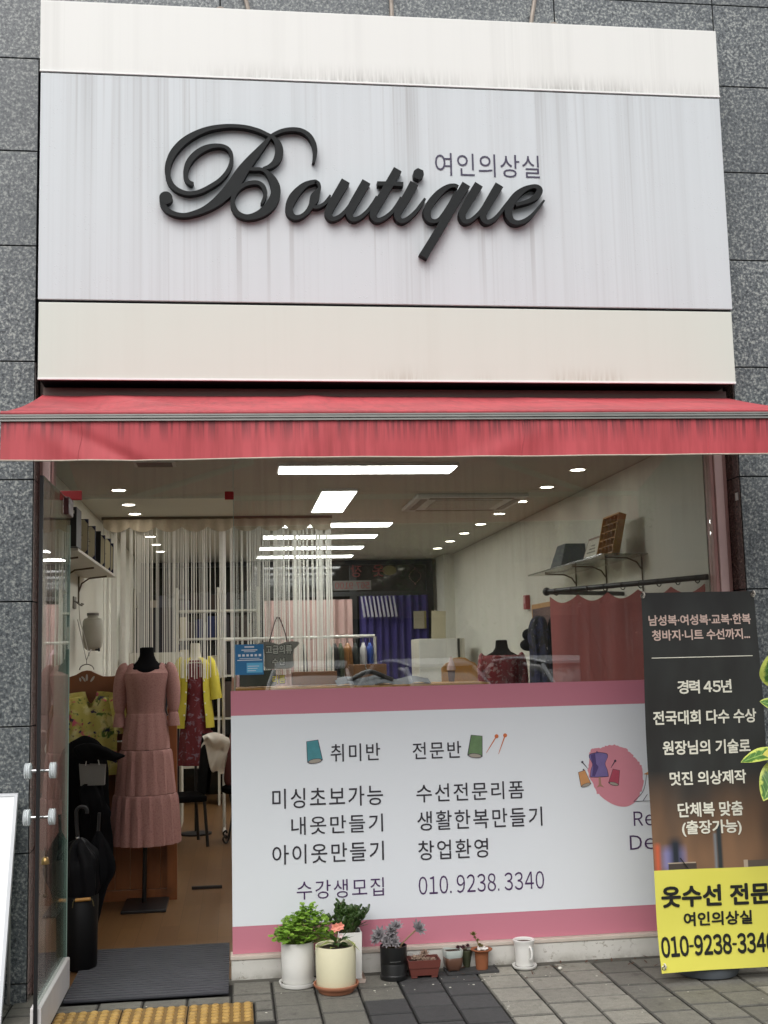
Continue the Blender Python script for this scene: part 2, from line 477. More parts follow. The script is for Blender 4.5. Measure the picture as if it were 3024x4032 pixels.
BANNER_BLACK = [('옷수선 전문', 1.9228, 2.437, 0.3344, 0.4323), ('여인의상실', 2.0251, 2.3456, 0.2485, 0.3111), ('010-9238-3340', 1.9084, 2.450, 0.1193, 0.2103)]

# ------------------------------------------------------------------ materials
def granite(name, dark, mid, light, scale=75, rough=.35):
    t = NT(name)
    n1 = t.noise(scale, 2, .6)
    n2 = t.noise(scale * 2.3, 2, .6)
    c = t.ramp(t.math('ADD', t.math('MULTIPLY', n1, .7), t.math('MULTIPLY', n2, .3)), [(.38, dark), (.47, mid), (.52, mid), (.61, light)])
    big = t.noise(1.7, 4)
    isl = t.n('NewGeometry').outputs['Random Per Island']
    c = t.mix(t.mapr(isl, 0, 1, 0, .30), c, tuple(v * .55 for v in mid))
    t.base(t.mix(t.ramp(big, [(.35, 0.0), (.7, .35)]), c, tuple(v * .62 for v in mid)))
    t.set(Roughness=rough)
    t.bump(n1, .05, .002)
    return t.m
GRAN = granite('grey granite', S(45, 50, 54), S(97, 102, 105), S(166, 169, 164), 72)
GRAN_SKYLIT = granite('skylit brown granite', S(84, 76, 74), S(128, 118, 114), S(160, 150, 146), 90, .25)  # left reveal: skylight on the brown stone put into a lighter colour
GRAN_B = granite('brown granite', S(38, 28, 26), S(76, 60, 56), S(112, 96, 90), 90, .2)
JOINT = M('dark joint', S(34, 36, 40), .9)

def white_metal(name, col, dirt, amount, streak=22, zb=None, body=.35, pats=(.42, .62)):
    """painted sheet with rain streaks; zb = (z where the grime is, z where it has faded)"""
    t = NT(name)
    st = t.noise(1, 3, .5, t.coord((streak, 1, .25)))
    st2 = t.noise(1, 3, .5, t.coord((streak * 4, 1, .5), loc=(3, 0, 1)))
    big = t.noise(1, 2, .5, t.coord((2.2, 1, .35), loc=(7, 0, 0)))
    f = t.math('MULTIPLY', t.ramp(st, [(.48, 0.0), (.72, 1.0)]), t.ramp(big, [(.36, .15), (.62, 1.0)]))
    f = t.math('ADD', f, t.math('MULTIPLY', t.ramp(st2, [(.52, 0.0), (.75, .6)]), t.ramp(big, [(.4, .1), (.62, 1.0)])), True)
    if zb:
        z = t.sep()['Z']
        edge = t.mapr(z, zb[0], zb[1], 1, 0)
        rag = t.noise(1, 3, .6, t.coord((70, 1, 7)))
        pat = t.noise(1, 2, .5, t.coord((1.6, 1, .2), loc=(zb[0], 0, 0)))
        g = t.math('MULTIPLY', t.math('MULTIPLY', t.math('POWER', edge, 2.0), t.ramp(rag, [(.35, .1), (.6, 1.0)])), t.ramp(pat, [(pats[0], .05), (pats[1], 1.0)]))
        f = t.math('ADD', t.math('MULTIPLY', f, body), g, True)
    t.base(t.mix(t.math('MULTIPLY', f, amount), col, dirt))
    t.set(Roughness=.42)
    t.bump(t.noise(2.2, 2), .05, .02)
    return t.m
PAN_TOP = white_metal('white sheet with grime along its foot', S(222, 222, 218), S(132, 130, 124), .62, 16, (1.532, 1.66), .22)
PAN_BOT = white_metal('cream sheet', S(204, 208, 199), S(158, 150, 132), .5, 9, (.0, .11), .13, (.55, .66))
def sign_face():
    t = NT('streaked white sign face')
    col, d1, d2 = S(200, 205, 208), S(140, 140, 140), S(122, 112, 106)
    st = t.noise(1, 4, .55, t.coord((15, 1, .16)))
    st2 = t.noise(1, 3, .5, t.coord((75, 1, .45), loc=(3, 0, 1)))
    big = t.noise(1, 3, .55, t.coord((2.4, 1, .28), loc=(7, 0, 2)))
    z = t.sep()['Z']
    top = t.mapr(z, 1.53, .85, 1, .38)
    f = t.math('MULTIPLY', t.math('MULTIPLY', t.ramp(st, [(.42, 0.0), (.66, 1.0)]), t.ramp(big, [(.38, .2), (.62, 1.0)])), top)
    f2 = t.math('MULTIPLY', t.math('MULTIPLY', t.ramp(st2, [(.5, 0.0), (.74, 1.0)]), t.ramp(big, [(.40, .1), (.60, 1.0)])), top)
    c = t.mix(t.math('MULTIPLY', f, .34), col, d1)
    c = t.mix(t.math('MULTIPLY', f2, .40), c, d2)
    # dirty runs below the letters
    sx = t.sep()
    run = t.math('MULTIPLY', t.mapr(sx['Z'], .84, .30, 1, .1), t.mapr(sx['Z'], .86, .80, 0, 1))
    run = t.math('MULTIPLY', run, t.math('MULTIPLY', t.mapr(sx['X'], -1.0, -.85), t.mapr(sx['X'], .85, .78)))
    thin = t.noise(1, 2, .5, t.coord((24, 1, .1), loc=(11, 0, 4)))
    c = t.mix(t.math('MULTIPLY', t.math('MULTIPLY', t.ramp(thin, [(.58, 0.0), (.66, 1.0)]), run), .36), c, d2)
    drop = t.vor(62, t.coord((1, .1, 1)))
    sel = t.noise(9, 2, .5, t.coord((1, .1, 1)))
    dm = t.math('MULTIPLY', t.ramp(drop, [(.10, 1.0), (.2, 0.0)]), t.ramp(sel, [(.5, 0.0), (.62, 1.0)]))
    t.base(c)
    t.set(Roughness=t.mapr(dm, 0, 1, .45, .12))
    t.bump(dm, .35, .004)
    return t.m
PAN_MID = sign_face()
TRIM = M('white painted trim', S(232, 232, 230), .4)
BLACK_GAP = M('dark gap', S(30, 28, 34), .8)
LETTER = M('charcoal foam board letter', S(26, 29, 30), .6, var=(40, .25), bump=(150, .1), spec=.25)
SIGN_INK = M('dark violet sign ink', S(60, 54, 78), .5)
RUST = M('rust stained steel', S(150, 140, 130), .6, .2, var=(25, .4))
BROWN_METAL = M('brown metal', S(92, 76, 70), .55, .1)

def awning_mat(name, streaks):
    t = NT(name)
    c = t.mix(t.noise(5, 4), S(178, 66, 73), S(196, 84, 90))
    f = t.noise(1, 5, .62, t.coord((24, 4, 1.6)))
    f2 = t.noise(1, 3, .6, t.coord((62, 4, 2.0)))
    big = t.noise(1, 2, .5, t.coord((1.5, 1, .6)))
    if streaks:
        z = t.sep()['Z']
        topd = t.mapr(z, -.29, -.385, 1, .0)
        a = t.math('MULTIPLY', t.ramp(f, [(.40, 0.0), (.64, 1.0)]), t.ramp(big, [(.3, .35), (.6, 1.0)]))
        b = t.math('MULTIPLY', t.ramp(f2, [(.44, 0.0), (.60, 1.0)]), topd)
        c = t.mix(t.math('MULTIPLY', a, .8), c, S(148, 50, 54))
        c = t.mix(t.math('MULTIPLY', b, .75), c, S(70, 40, 44))
    else:
        pt = t.noise(2.6, 4, .6, t.coord((1, 1.6, 1), loc=(2, 5, 0)))
        c = t.mix(t.math('MULTIPLY', t.ramp(pt, [(.38, 0.0), (.68, 1.0)]), .6), c, S(138, 60, 64))
        c = t.mix(t.math('MULTIPLY', t.ramp(f, [(.48, 0.0), (.72, 1.0)]), .45), c, S(120, 54, 58))
    t.base(c)
    t.set(Roughness=.6)
    t.bump(t.noise(240, 1), .08, .002)
    return t.m
AWN_TOP = awning_mat('faded red awning cloth', False)
AWN_VAL = awning_mat('streaked red valance cloth', True)
ALU = M('weathered aluminium', S(150, 150, 146), .45, .6, var=(12, .2))
HEM = M('grubby pale hem', S(176, 166, 152), .8, var=(20, .3))
FRAME = M('pinkish window frame paint', S(214, 184, 180), .45, var=(9, .12))
FRAME_D = M('brownish pink frame edge', S(168, 128, 122), .5, var=(9, .15))
GLASS = glass_mat('clear shop window glass', (.92, .935, .92), .125, 0, .10)
DOORGLASS = glass_mat('greenish door glass', (.86, .92, .89), .12, 0, .08)
GEDGE = M('polished glass edge', S(150, 168, 160), .2)
VIN_W = M('white printed window film', S(226, 230, 234), .35, var=(2, .02))
VIN_P = M('dusty pink printed window film', S(196, 124, 140), .38, var=(2, .03))
VINK = M('charcoal film ink', S(50, 47, 54), .5)
VINK_P = M('plum film ink', S(72, 44, 88), .5)
PATCH = M('red patch fitting', S(150, 24, 26), .4)
_t = NT('stained white base panel')
_c = _t.mix(_t.noise(6, 4), S(186, 184, 176), S(216, 214, 208))
_p = _t.math('MULTIPLY', _t.ramp(_t.noise(34, 4, .7), [(.56, 0.0), (.62, 1.0)]), _t.ramp(_t.noise(3, 2), [(.46, .0), (.60, 1.0)]))
_c = _t.mix(_t.math('MULTIPLY', _p, .65), _c, S(128, 120, 104))
_b = _t.mapr(_t.sep()['Z'], .0, .05, .75, 0)
_c = _t.mix(_t.math('MULTIPLY', _b, _t.ramp(_t.noise(9, 4, .7), [(.35, 0.0), (.65, 1.0)])), _c, S(110, 104, 90))
_t.base(_c); _t.set(Roughness=.65); STONE_W = _t.m
BLACKR = M('black rubber', S(14, 14, 16), .5)
RAIL_W = M('scuffed white door rail', S(205, 202, 200), .45, var=(9, .12))
_t = NT('clear acrylic knob'); _t.base(S(226, 232, 234)); _t.set(Roughness=.12, Transmission_Weight=.35, IOR=1.4); ACRYL = _t.m
CHROME = M('chrome', S(210, 210, 212), .12, 1.0)
BRASS = M('brass', S(160, 132, 86), .35, 1.0)
CONC = M('concrete strip', S(98, 95, 88), .9, var=(14, .25), bump=(60, .3))

def paver_mat():
    t = NT('concrete paver')
    at = t.n('Attribute', attribute_name='tone')
    n = t.noise(28, 5, .7)
    n2 = t.noise(150, 2, .6)
    big = t.noise(1.3, 3)
    k = t.math('ADD', t.mapr(n, .25, .75, .74, 1.2), t.mapr(n2, .2, .8, -.26, .26))
    k = t.math('MULTIPLY', k, t.mapr(big, .3, .7, .76, 1.14))
    spot = t.ramp(t.noise(11, 4, .65, t.coord(loc=(5, 1, 0))), [(.58, 1.0), (.70, .62)])
    k = t.math('MULTIPLY', k, spot)
    c = t.n('VectorMath', operation='SCALE')
    t.l(at.outputs['Color'], c.inputs[0]); t.l(k, c.inputs['Scale'])
    t.l(c.outputs[0], t.p.inputs['Base Color'])
    t.set(Roughness=t.mapr(big, .3, .7, .55, .85))
    t.bump(t.math('ADD', n, n2), .35, .004)
    return t.m
PAVER = paver_mat()
SAND = M('dark joint sand', S(38, 37, 34), .95, var=(30, .3))
ASPH = M('wet asphalt', S(62, 63, 65), .6, var=(40, .25), bump=(120, .3))
def tactile_mat(name, lo, hi):
    t = NT(name)
    n = t.noise(14, 5, .7)
    c = t.mix(n, lo, hi)
    c = t.mix(t.ramp(t.noise(7, 4, .6, t.coord(loc=(4, 2, 0))), [(.52, 0.0), (.7, .7)]), c, S(112, 92, 60))
    t.base(c); t.set(Roughness=.7); t.bump(t.noise(90, 2), .2, .003)
    return t.m
TACT = tactile_mat('worn yellow tactile paving', S(106, 84, 46), S(144, 112, 58)); TDOT = tactile_mat('rubbed yellow tactile dot', S(160, 126, 64), S(190, 156, 92))

# ------------------------------------------------------------------ ground
def sheet(name, x0, x1, y0, y1, z, m):
    o = MB().add([(x0, y0, z), (x1, y0, z), (x1, y1, z), (x0, y1, z)], [(0, 1, 2, 3)]).build(name, m)
    return tag(o, kind='structure')
sheet('ground', -200, 200, -200, 200, -.08, ASPH)
mb = MB(); mb.box(-60, 60, -6.62, 0.06, -.12, -.014)
tag(mb.build('pavement_bed', SAND), kind='structure')
mb = MB(); mb.box(-60, 60, -6.78, -6.63, -.12, .004)
tag(mb.build('kerb', CONC, bevel=.01), kind='structure')
# concrete blocks in staggered columns
PW, PL = .1945, .208
TONES = {'grey': S(140, 137, 127), 'mid': S(112, 110, 102), 'dark': S(66, 66, 66)}
mb = MB(); tones = []
def paver(x0, x1, y0, y1, tone):
    g, ch = .0034, .006
    x0 += g; x1 -= g; y0 += g * 1.7; y1 -= g * 1.7
    dz = random.uniform(-.0025, .0015)
    mb.add([(x0, y0, -.02), (x1, y0, -.02), (x1, y1, -.02), (x0, y1, -.02), (x0, y0, -.005 + dz), (x1, y0, -.005 + dz), (x1, y1, -.005 + dz), (x0, y1, -.005 + dz),
            (x0 + ch, y0 + ch, dz), (x1 - ch, y0 + ch, dz), (x1 - ch, y1 - ch, dz), (x0 + ch, y1 - ch, dz)],
           [(0, 1, 5, 4), (1, 2, 6, 5), (2, 3, 7, 6), (3, 0, 4, 7), (4, 5, 9, 8), (5, 6, 10, 9), (6, 7, 11, 10), (7, 4, 8, 11), (8, 9, 10, 11)])
    k = random.uniform(.86, 1.12)
    c = tuple(v * k for v in TONES[tone])
    tones.extend([tuple(v * .35 for v in c)] * 4 + [tuple(v * .55 for v in c)] * 4 + [c])
for ci in range(-24, 28):
    x0 = 1.13 + (ci) * PW
    off = (-.403, -.258)[ci % 2]
    xm = x0 + PW / 2
    for ri in range(-3, 32):
        y1 = off - PL * ri
        y0 = y1 - PL
        if y0 > -.035 or y1 < -6.62: continue
        y1 = min(y1, -.035); y0 = max(y0, -6.62)
        if y1 - y0 < .02: continue
        if xm < .075:
            # the flat course along the door sill and the yellow strip
            if y1 > -.665:
                continue
        tone = 'mid' if xm < .55 else 'dark' if xm < 1.12 else 'grey' if xm < 1.70 else 'mid'
        if xm < .75 and xm > .55 and y1 > -.30: tone = 'mid'
        if xm > 2.3 and (ri % 3): tone = 'grey'
        if xm < -1.2: tone = ('grey', 'mid')[ci % 2]
        paver(x0, x0 + PW, y0, y1, tone)
for k, xa in enumerate([-.03 - .195 * j for j in range(0, 26)]):
    paver(xa - .195, xa, -.372, -.255, 'mid')
    if k >= 4:
        paver(xa - .195, xa, -.662, -.374, 'mid')
        paver(xa - .195, xa, -.252, -.04, 'mid')
paver(-.028, .156, -.372, -.255, 'mid'); paver(-.028, .156, -.253, -.04, 'mid'); paver(.070, .156, -.518, -.374, 'mid'); paver(.070, .156, -.662, -.520, 'mid')
pv = mb.build('pavement', PAVER)
at = pv.data.color_attributes.new('tone', 'FLOAT_COLOR', 'CORNER')
for p, c in zip(pv.data.polygons, tones):
    for li in p.loop_indices:
        at.data[li].color = (*c, 1)
tag(pv, kind='structure')
mb = MB(); mb.box(-.80, 6, -.034, -.004, -.02, .006); tag(mb.build('gutter_strip', CONC), kind='structure')
# yellow tactile tiles
mb = MB()
for k in range(3):
    x0 = -.785 + k * .284
    mb.box(x0 + .003, x0 + .281, -.660, -.376, -.018, -.001)
    for i in range(6):
        for j in range(6):
            cx, cy = x0 + .142 + (i - 2.5) * .0465, -.518 + (j - 2.5) * .0465
            mb.cur = 1
            mb.lathe([(.0175, -.002), (.0160, .004), (.0115, .007)], (cx, cy, 0), 12, cap0=False, cap1=True)
            mb.cur = 0
tag(mb.build('tactile_paving', [TACT, TDOT]), kind='structure')

# ------------------------------------------------------------------ building
B = thing('granite_building', 'grey speckled granite shop building with a wide ground floor opening', 'building', (.8, 0, 0))
mb = MB()
mb.box(-6, -.950, -.146, .10, -.1, 6.5); mb.box(-6, -1.11, .10, 8.3, -.1, 6.5)
mb.box(2.582, 8, -.146, .10, -.1, 6.5); mb.box(2.51, 8, .10, 8.3, -.1, 6.5)
mb.box(-.950, 2.582, -.146, .0, 4.70, 6.5); mb.box(-.950, 2.582, -.07, .0, 2.905, 4.70); mb.box(-1.11, 2.51, .10, 8.3, 2.69, 6.5)
mb.build('masonry', JOINT, B)
mb = MB()
ZJ = [-.02, .08, .652, 1.225, 1.803, 2.381, 2.957, 3.534, 4.018, 4.501, 4.966, 5.45, 5.95, 6.5]
def slab(x0, x1, z0, z1):
    g = .0035
    mb.box(x0 + g, x1 - g, -.17, -.147, z0 + g, z1 - g)
for z0, z1 in zip(ZJ[:-1], ZJ[1:]):
    xr = [2.577, 3.47, 4.35, 5.23, 6.11, 6.99, 8]
    xl = [-.944, -1.70, -2.58, -3.46, -4.34, -5.22, -6]
    if z1 > 4.7:
        xs = [-6, -5.22, -4.34, -3.46, -2.58, -1.70, -.93, -.05, .827, 1.707, 2.589, 3.47, 4.35, 5.23, 6.11, 6.99, 8]
        for a, b in zip(xs[:-1], xs[1:]):
            if z0 < 4.7 and -.9 < (a + b) / 2 < 2.5:
                slab(a, b, 4.702, z1)
            else:
                slab(a, b, z0, z1)
        continue
    for a, b in zip(xr[:-1], xr[1:]): slab(a, b, z0, z1)
    for a, b in zip(xl[:-1], xl[1:]): slab(b, a, z0, z1)
mb.build('granite_cladding', GRAN, B, bevel=.0015)
mb = MB(); 
for xa, xb in ((-.943, -.9415), (2.5715, 2.576)):
    mb = MB()
    for z0, z1 in zip(ZJ[:6], ZJ[1:7]): mb.box(xa, xb, -.168, .02, z0 + .003, z1 - .003)
    mb.build('stone_reveal', GRAN_SKYLIT if xa < 0 else GRAN_B, B)
# room
CEIL = M('off white ceiling', S(196, 196, 184), .8, var=(2, .05))
WALLI = M('warm white plaster', S(206, 205, 193), .75, var=(3, .05))
mb = MB(); mb.box(-1.08, 2.48, .02, 8.2, 2.662, 2.688); mb.build('ceiling', CEIL, B)
mb = MB(); mb.box(-1.108, -1.08, .101, 8.2, -.02, 2.66)
mb.box(-1.08, -.945, .06, .14, -.02, 2.66)
mb.build('interior_wall', WALLI, B)
mb = MB(); mb.box(2.48, 2.508, .101, 8.2, -.02, 2.66); mb.box(2.36, 2.479, 7.25, 7.75, -.01, 2.658); mb.box(2.479, 2.57, .06, .14, -.02, 2.66)
mb.build('interior_wall', WALLI, B)
mb = MB(); mb.box(-1.08, 2.48, 8.06, 8.2, -.02, 2.66); mb.build('interior_wall', WALLI, B)
def plank_floor():
    t = NT('honey brown floor planks')
    br = t.n('TexBrick')
    br.offset = .37
    for k, v in (('Scale', 1.0), ('Mortar Size', .002), ('Brick Width', .9), ('Row Height', .11)):
        br.inputs[k].default_value = v
    br.inputs['Color1'].default_value = (*S(120, 88, 54), 1); br.inputs['Color2'].default_value = (*S(104, 74, 44), 1); br.inputs['Mortar'].default_value = (*S(90, 60, 34), 1)
    t.l(t.coord(rot=(0, 0, pi / 2)), br.inputs['Vector'])
    g = t.noise(1, 4, .6, t.coord((40, 2.5, 1)))
    t.base(t.mix(t.mapr(g, .3, .7, 0, .35), br.outputs['Color'], S(84, 60, 36)))
    t.set(Roughness=.38)
    return t.m
mb = MB(); mb.box(-1.08, 2.48, -.003, 8.06, -.05, .0); tag(mb.build('floor', plank_floor()), kind='structure')

# ------------------------------------------------------------------ shop sign
G = thing('shop_sign', 'large white fascia sign with dark script letters above the red awning', 'shop sign', (.81, -.1, 2.84))
mb = MB(); mb.box(-.912, 2.531, -.283, -.08, 2.852, 4.732); mb.build('sign_case', BLACK_GAP, G)
mb = MB(); mb.box(-.92, 2.541, -.30, -.284, 4.376, 4.74); mb.box(-.92, 2.541, -.2835, -.145, 4.7325, 4.74); mb.build('upper_panel', PAN_TOP, G, bevel=.004)
mb = MB(); mb.box(-.915, 2.537, -.300, -.284, 3.227, 4.362); mb.build('middle_panel', PAN_MID, G, bevel=.003)
mb = MB(); mb.box(-.911, 2.531, -.30, -.284, 2.84, 3.213); mb.build('lower_panel', PAN_BOT, G, bevel=.004)
mb = MB(); mb.box(-.911, 2.531, -.303, -.288, 2.8375, 2.847); mb.box(-.92, 2.541, -.303, -.288, 4.370, 4.378)
mb.build('trim', TRIM, G)
k = 0
for name in ('B', 'o', 'u', 't', 'i', 'q', 'u2', 'e'):
    mb = MB()
    for pts in LETTERS[name]:
        stroke(mb, pts, -.337 - .0005 * k, -.2995)
        k += 1
    if name == 'B':
        x, z, r = LETTERS['B_ball'][0]
        mb.prism(disc_poly(x, z, r, r, 28), -.337 - .0005 * k, -.2995); k += 1
    mb.build('letter', LETTER, G)
s, x0, x1, z0, z1 = SIGN_TEXT
text_mesh(s, x0, x1, z0, z1, -.3025, SIGN_INK, G, 'small_lettering', bold=-.002, spacing=1.05)
for x in (.103, .83, 1.557):
    o = tag(MB().tube([(x, -.215, 4.738), (x + (x - .83) * .16, -.15, 5.30)], .011, 8).build('sign_brace', RUST, G))
for x in (-.049, 1.692):
    mb = MB()
    mb.tube([(x + .026 * cos(a), -.20, 4.768 + .03 * sin(a)) for a in [2 * pi * i / 16 for i in range(17)]], .008, 8, cap=False)
    mb.tube([(x - .012, -.20, 4.742), (x - .012, -.20, 4.735)], .006, 6)
    mb.build('lifting_ring', RUST, G)

# ------------------------------------------------------------------ awning
A = thing('awning', 'faded red retractable awning with a streaked valance under the white sign', 'awning', (.81, -.1, 2.75))
AX0, AX1 = -.905, 2.525
def tilt(x): return .0065 * (x - AX0)
def awn(u, v):
    x = AX0 + (AX1 - AX0) * u
    y = -.17 - 1.0 * v
    z = 2.795 - .30 * v - .012 * sin(pi * v)
    z += tilt(x) * v
    z += .012 * math.exp(-((x + .62 - .55 * v) / .09) ** 2) * sin(pi * min(1, v * 1.1)) - .022 * math.exp(-((x + .76 - .3 * v) / .10) ** 2) * sin(pi * v)
    z += .009 * math.exp(-((x - .38) / .07) ** 2) * (1 - v) + .008 * math.exp(-((x - 1.42 - .35 * v) / .05) ** 2) * sin(pi * v)
    z += .003 * sin(x * 9) * sin(pi * v)
    return (x, y, z)
mb = MB(); mb.grid(awn, 140, 14); mb.build('canopy', AWN_TOP, A, smooth=True)
mb = MB()
def bar(y0, y1, z0, z1):
    mb.add([(AX0, y0, z0), (AX1, y0, z0 + tilt(AX1)), (AX1, y1, z0 + tilt(AX1)), (AX0, y1, z0), (AX0, y0, z1), (AX1, y0, z1 + tilt(AX1)), (AX1, y1, z1 + tilt(AX1)), (AX0, y1, z1)],
           [(0, 3, 2, 1), (4, 5, 6, 7), (0, 1, 5, 4), (1, 2, 6, 5), (2, 3, 7, 6), (3, 0, 4, 7)])
bar(-1.198, -1.15, 2.452, 2.459); bar(-1.192, -1.15, 2.459, 2.463); bar(-1.201, -1.15, 2.463, 2.470); bar(-1.192, -1.15, 2.470, 2.473); bar(-1.199, -1.15, 2.473, 2.479)
mb.build('front_bar', ALU, A)
mb = MB()
for i in range(40):
    pass
mb.tube([(AX0 + (AX1 - AX0) * i / 60, -1.176, 2.488 + tilt(AX0 + (AX1 - AX0) * i / 60)) for i in range(61)], .0095, 8)
mb.build('fabric_roll', AWN_TOP, A, smooth=True)
def val(u, v):
    x = AX0 + .004 + (AX1 - AX0 - .008) * u
    a = .010 * sin(x * 5.1) + .006 * sin(x * 13 + 1) + .016 * math.exp(-((x + .80 - .22 * v) / .07) ** 2) - .02 * math.exp(-((x + .70 - .30 * v) / .05) ** 2) + .014 * math.exp(-((x - .33 + .1 * v) / .1) ** 2) + .012 * math.exp(-((x - 1.33 + .3 * v) / .1) ** 2)
    return (x, -1.188 - a * .6 * v, 2.456 - .158 * v + tilt(x) * (1 + .15 * v) + .0015 * sin(x * 3.3) * v)
mb = MB(); mb.grid(val, 200, 12)
vo = mb.build('valance', AWN_VAL, A, smooth=True)
for us_ in (.088, .61, .845):
    mb = MB(); mb.tube([tuple(Vector(val(us_ + .002 * sin(v_ * .5), v_ / 10)) + Vector((0, -.0005, 0))) for v_ in range(11)], .0016, 5); mb.build('seam', AWN_TOP, A, smooth=True)
mb = MB(); mb.tube([tuple(Vector(val(i / 120, 1.0)) + Vector((0, 0, -.001))) for i in range(121)], .0034, 5); mb.build('hem', HEM, A, smooth=True)
mb = MB(); mb.box(-.90, 2.515, -.21, -.075, 2.778, 2.818); mb.box(-.935, 2.56, -.07, .0, 2.665, 2.905); mb.build('cassette', BROWN_METAL, A)
for xa, xb in ((-.62, .10), (2.20, 1.50)):
    mb = MB()
    mb.tube([(xa, -.15, 2.74), (xb, -.62, 2.60)], .02, 8); mb.tube([(xb, -.62, 2.60), (xa, -1.14, 2.465 + tilt(xa))], .017, 8)
    mb.build('folding_arm', ALU, A, smooth=True)

# ------------------------------------------------------------------ shop window
Wn = thing('shop_window', 'wide glass shop window with pink and white lettered film on its lower half', 'shop window', (1.24, 0, 0))
mb = MB()
mb.box(2.500, 2.545, -.045, .05, .118, 2.664); mb.box(-.925, -.886, -.045, .05, 0, 2.664)
mb.build('frame', FRAME, Wn, bevel=.004)
mb = MB()
mb.box(2.479, 2.499, -.03, .045, .118, 2.664); mb.box(2.546, 2.570, -.03, .045, .118, 2.664)
mb.box(-.885, -.872, -.03, .045, 0, 2.664); mb.box(-.941, -.926, -.03, .045, 0, 2.664)
mb.box(-.871, 2.478, -.028, .04, 2.63, 2.664)
mb.build('frame_bead', FRAME_D, Wn, bevel=.003)
mb = MB(); mb.box(-.002, 2.4785, .0, .010, .1185, 2.6295); mb.build('pane', GLASS, Wn)
mb = MB(); mb.box(-.8715, -.006, .0, .010, 2.310, 2.6295); mb.build('transom_pane', GLASS, Wn)
mb = MB(); mb.box(-.0055, -.0025, -.001, .011, .1185, 2.6295); mb.build('pane_edge', GEDGE, Wn)
mb = MB(); mb.box(-.03, 2.565, -.030, .06, .001, .097); mb.build('base_panel', STONE_W, Wn, bevel=.004)
mb = MB(); mb.box(-.034, 2.565, -.036, .06, .0975, .1165); mb.build('sill', M('dirty cream sill', S(196, 184, 172), .6, var=(14, .2)), Wn, bevel=.004)
mb = MB(); mb.box(-.0235, 2.478, -.0025, -.0006, .2445, 1.2375); mb.build('white_film', VIN_W, Wn)
mb = MB(); mb.box(-.0235, 2.478, -.0025, -.0006, 1.238, 1.357); mb.box(-.0235, 2.478, -.0025, -.0006, .1185, .244); mb.build('pink_film', VIN_P, Wn)
for s, x0, x1, z0, z1 in VINYL_DARK:
    text_mesh(s, x0, x1, z0, z1, -.0042, VINK, Wn, bold=.004, spacing=1.15)
for s, x0, x1, z0, z1 in VINYL_PURPLE:
    text_mesh(s, x0, x1, z0, z1, -.0042, VINK_P, Wn, bold=.0, spacing=1.15 if s[0] == '수' else 1.02)
for nm, mt, a in (('patch_fitting', PATCH, (-.043, -.003, .0, 2.303, 2.343)),):
    mb = MB(); mb.box(-.046, -.001, -.006, .016, 2.303, 2.343); mb.build(nm, mt, Wn, bevel=.002)
mb = MB(); mb.box(-.885, -.741, -.006, .016, 2.306, 2.352); mb.build('patch_fitting', PATCH, Wn, bevel=.003)
# printed pictures on the film
def flat(poly, y, m, name='print'):
    return MB().prism(poly, y, y + .0008).build(name, m, Wn)
PINKC = M('rose print', S(212, 140, 152), .4); LILAC = M('lilac print', S(120, 106, 156), .4, var=(22, .2)); LILAC_D = M('deep lilac print', S(84, 70, 118), .4)
OUT = M('outline print', S(58, 48, 66), .5); TAN = M('tan print', S(202, 146, 96), .4, var=(40, .15)); ROSE = M('crimson print', S(176, 78, 96), .4, var=(40, .2))
TEAL = M('teal print', S(74, 138, 146), .4, var=(40, .2)); OLIVE = M('olive print', S(104, 132, 92), .4, var=(40, .25)); ORANGE = M('orange print', S(206, 112, 66), .4); STICK = M('stick print', S(168, 130, 110), .4); GREYP = M('grey print', S(160, 152, 140), .4)
blob = [(1.80, .80), (1.775, .86), (1.757, .90), (1.762, .95), (1.768, 1.0), (1.785, 1.018), (1.83, 1.022), (1.87, 1.036), (1.92, 1.030), (1.965, 1.008), (2.0, .975), (2.03, .935), (2.042, .89), (2.04, .84), (2.025, .795), (2.0, .755), (1.965, .733), (1.93, .728), (1.885, .739), (1.84, .765)]
bl = crom([tuple(p) for p in blob] + [blob[0]], 5)[:-1]
bl = [(x + random.uniform(-.004, .004) * (z > .79), z + random.uniform(-.004, .004) * (z > .79)) for x, z in bl]
flat(bl, -.0036, PINKC)
def mirrorx(half, cx): return [(cx + a, b) for a, b in half] + [(cx - a, b) for a, b in reversed(half)]
dummy = crom([(.0, 1.0), (.026, .996), (.044, .990), (.046, .975), (.036, .955), (.032, .940), (.041, .915), (.045, .888), (.042, .882), (0, .880)], 4)
flat(mirrorx([(a * 1.06, (b - .94) * 1.05 + .94) for a, b in dummy[1:-1]], 1.814), -.0044, OUT)
flat(mirrorx(dummy[1:-1], 1.814), -.0052, LILAC)
flat([(1.772, .99), (1.797, .997), (1.800, .945), (1.812, .93), (1.79, .883), (1.776, .886), (1.783, .93), (1.778, .955)], -.0060, LILAC_D)
flat([(1.8, .996), (1.806, 1.010), (1.816, .998)], -.0060, LILAC_D)
flat([(1.810, .879), (1.820, .879), (1.822, .842), (1.838, .826), (1.815, .834), (1.797, .827), (1.809, .842)], -.0052, STICK)
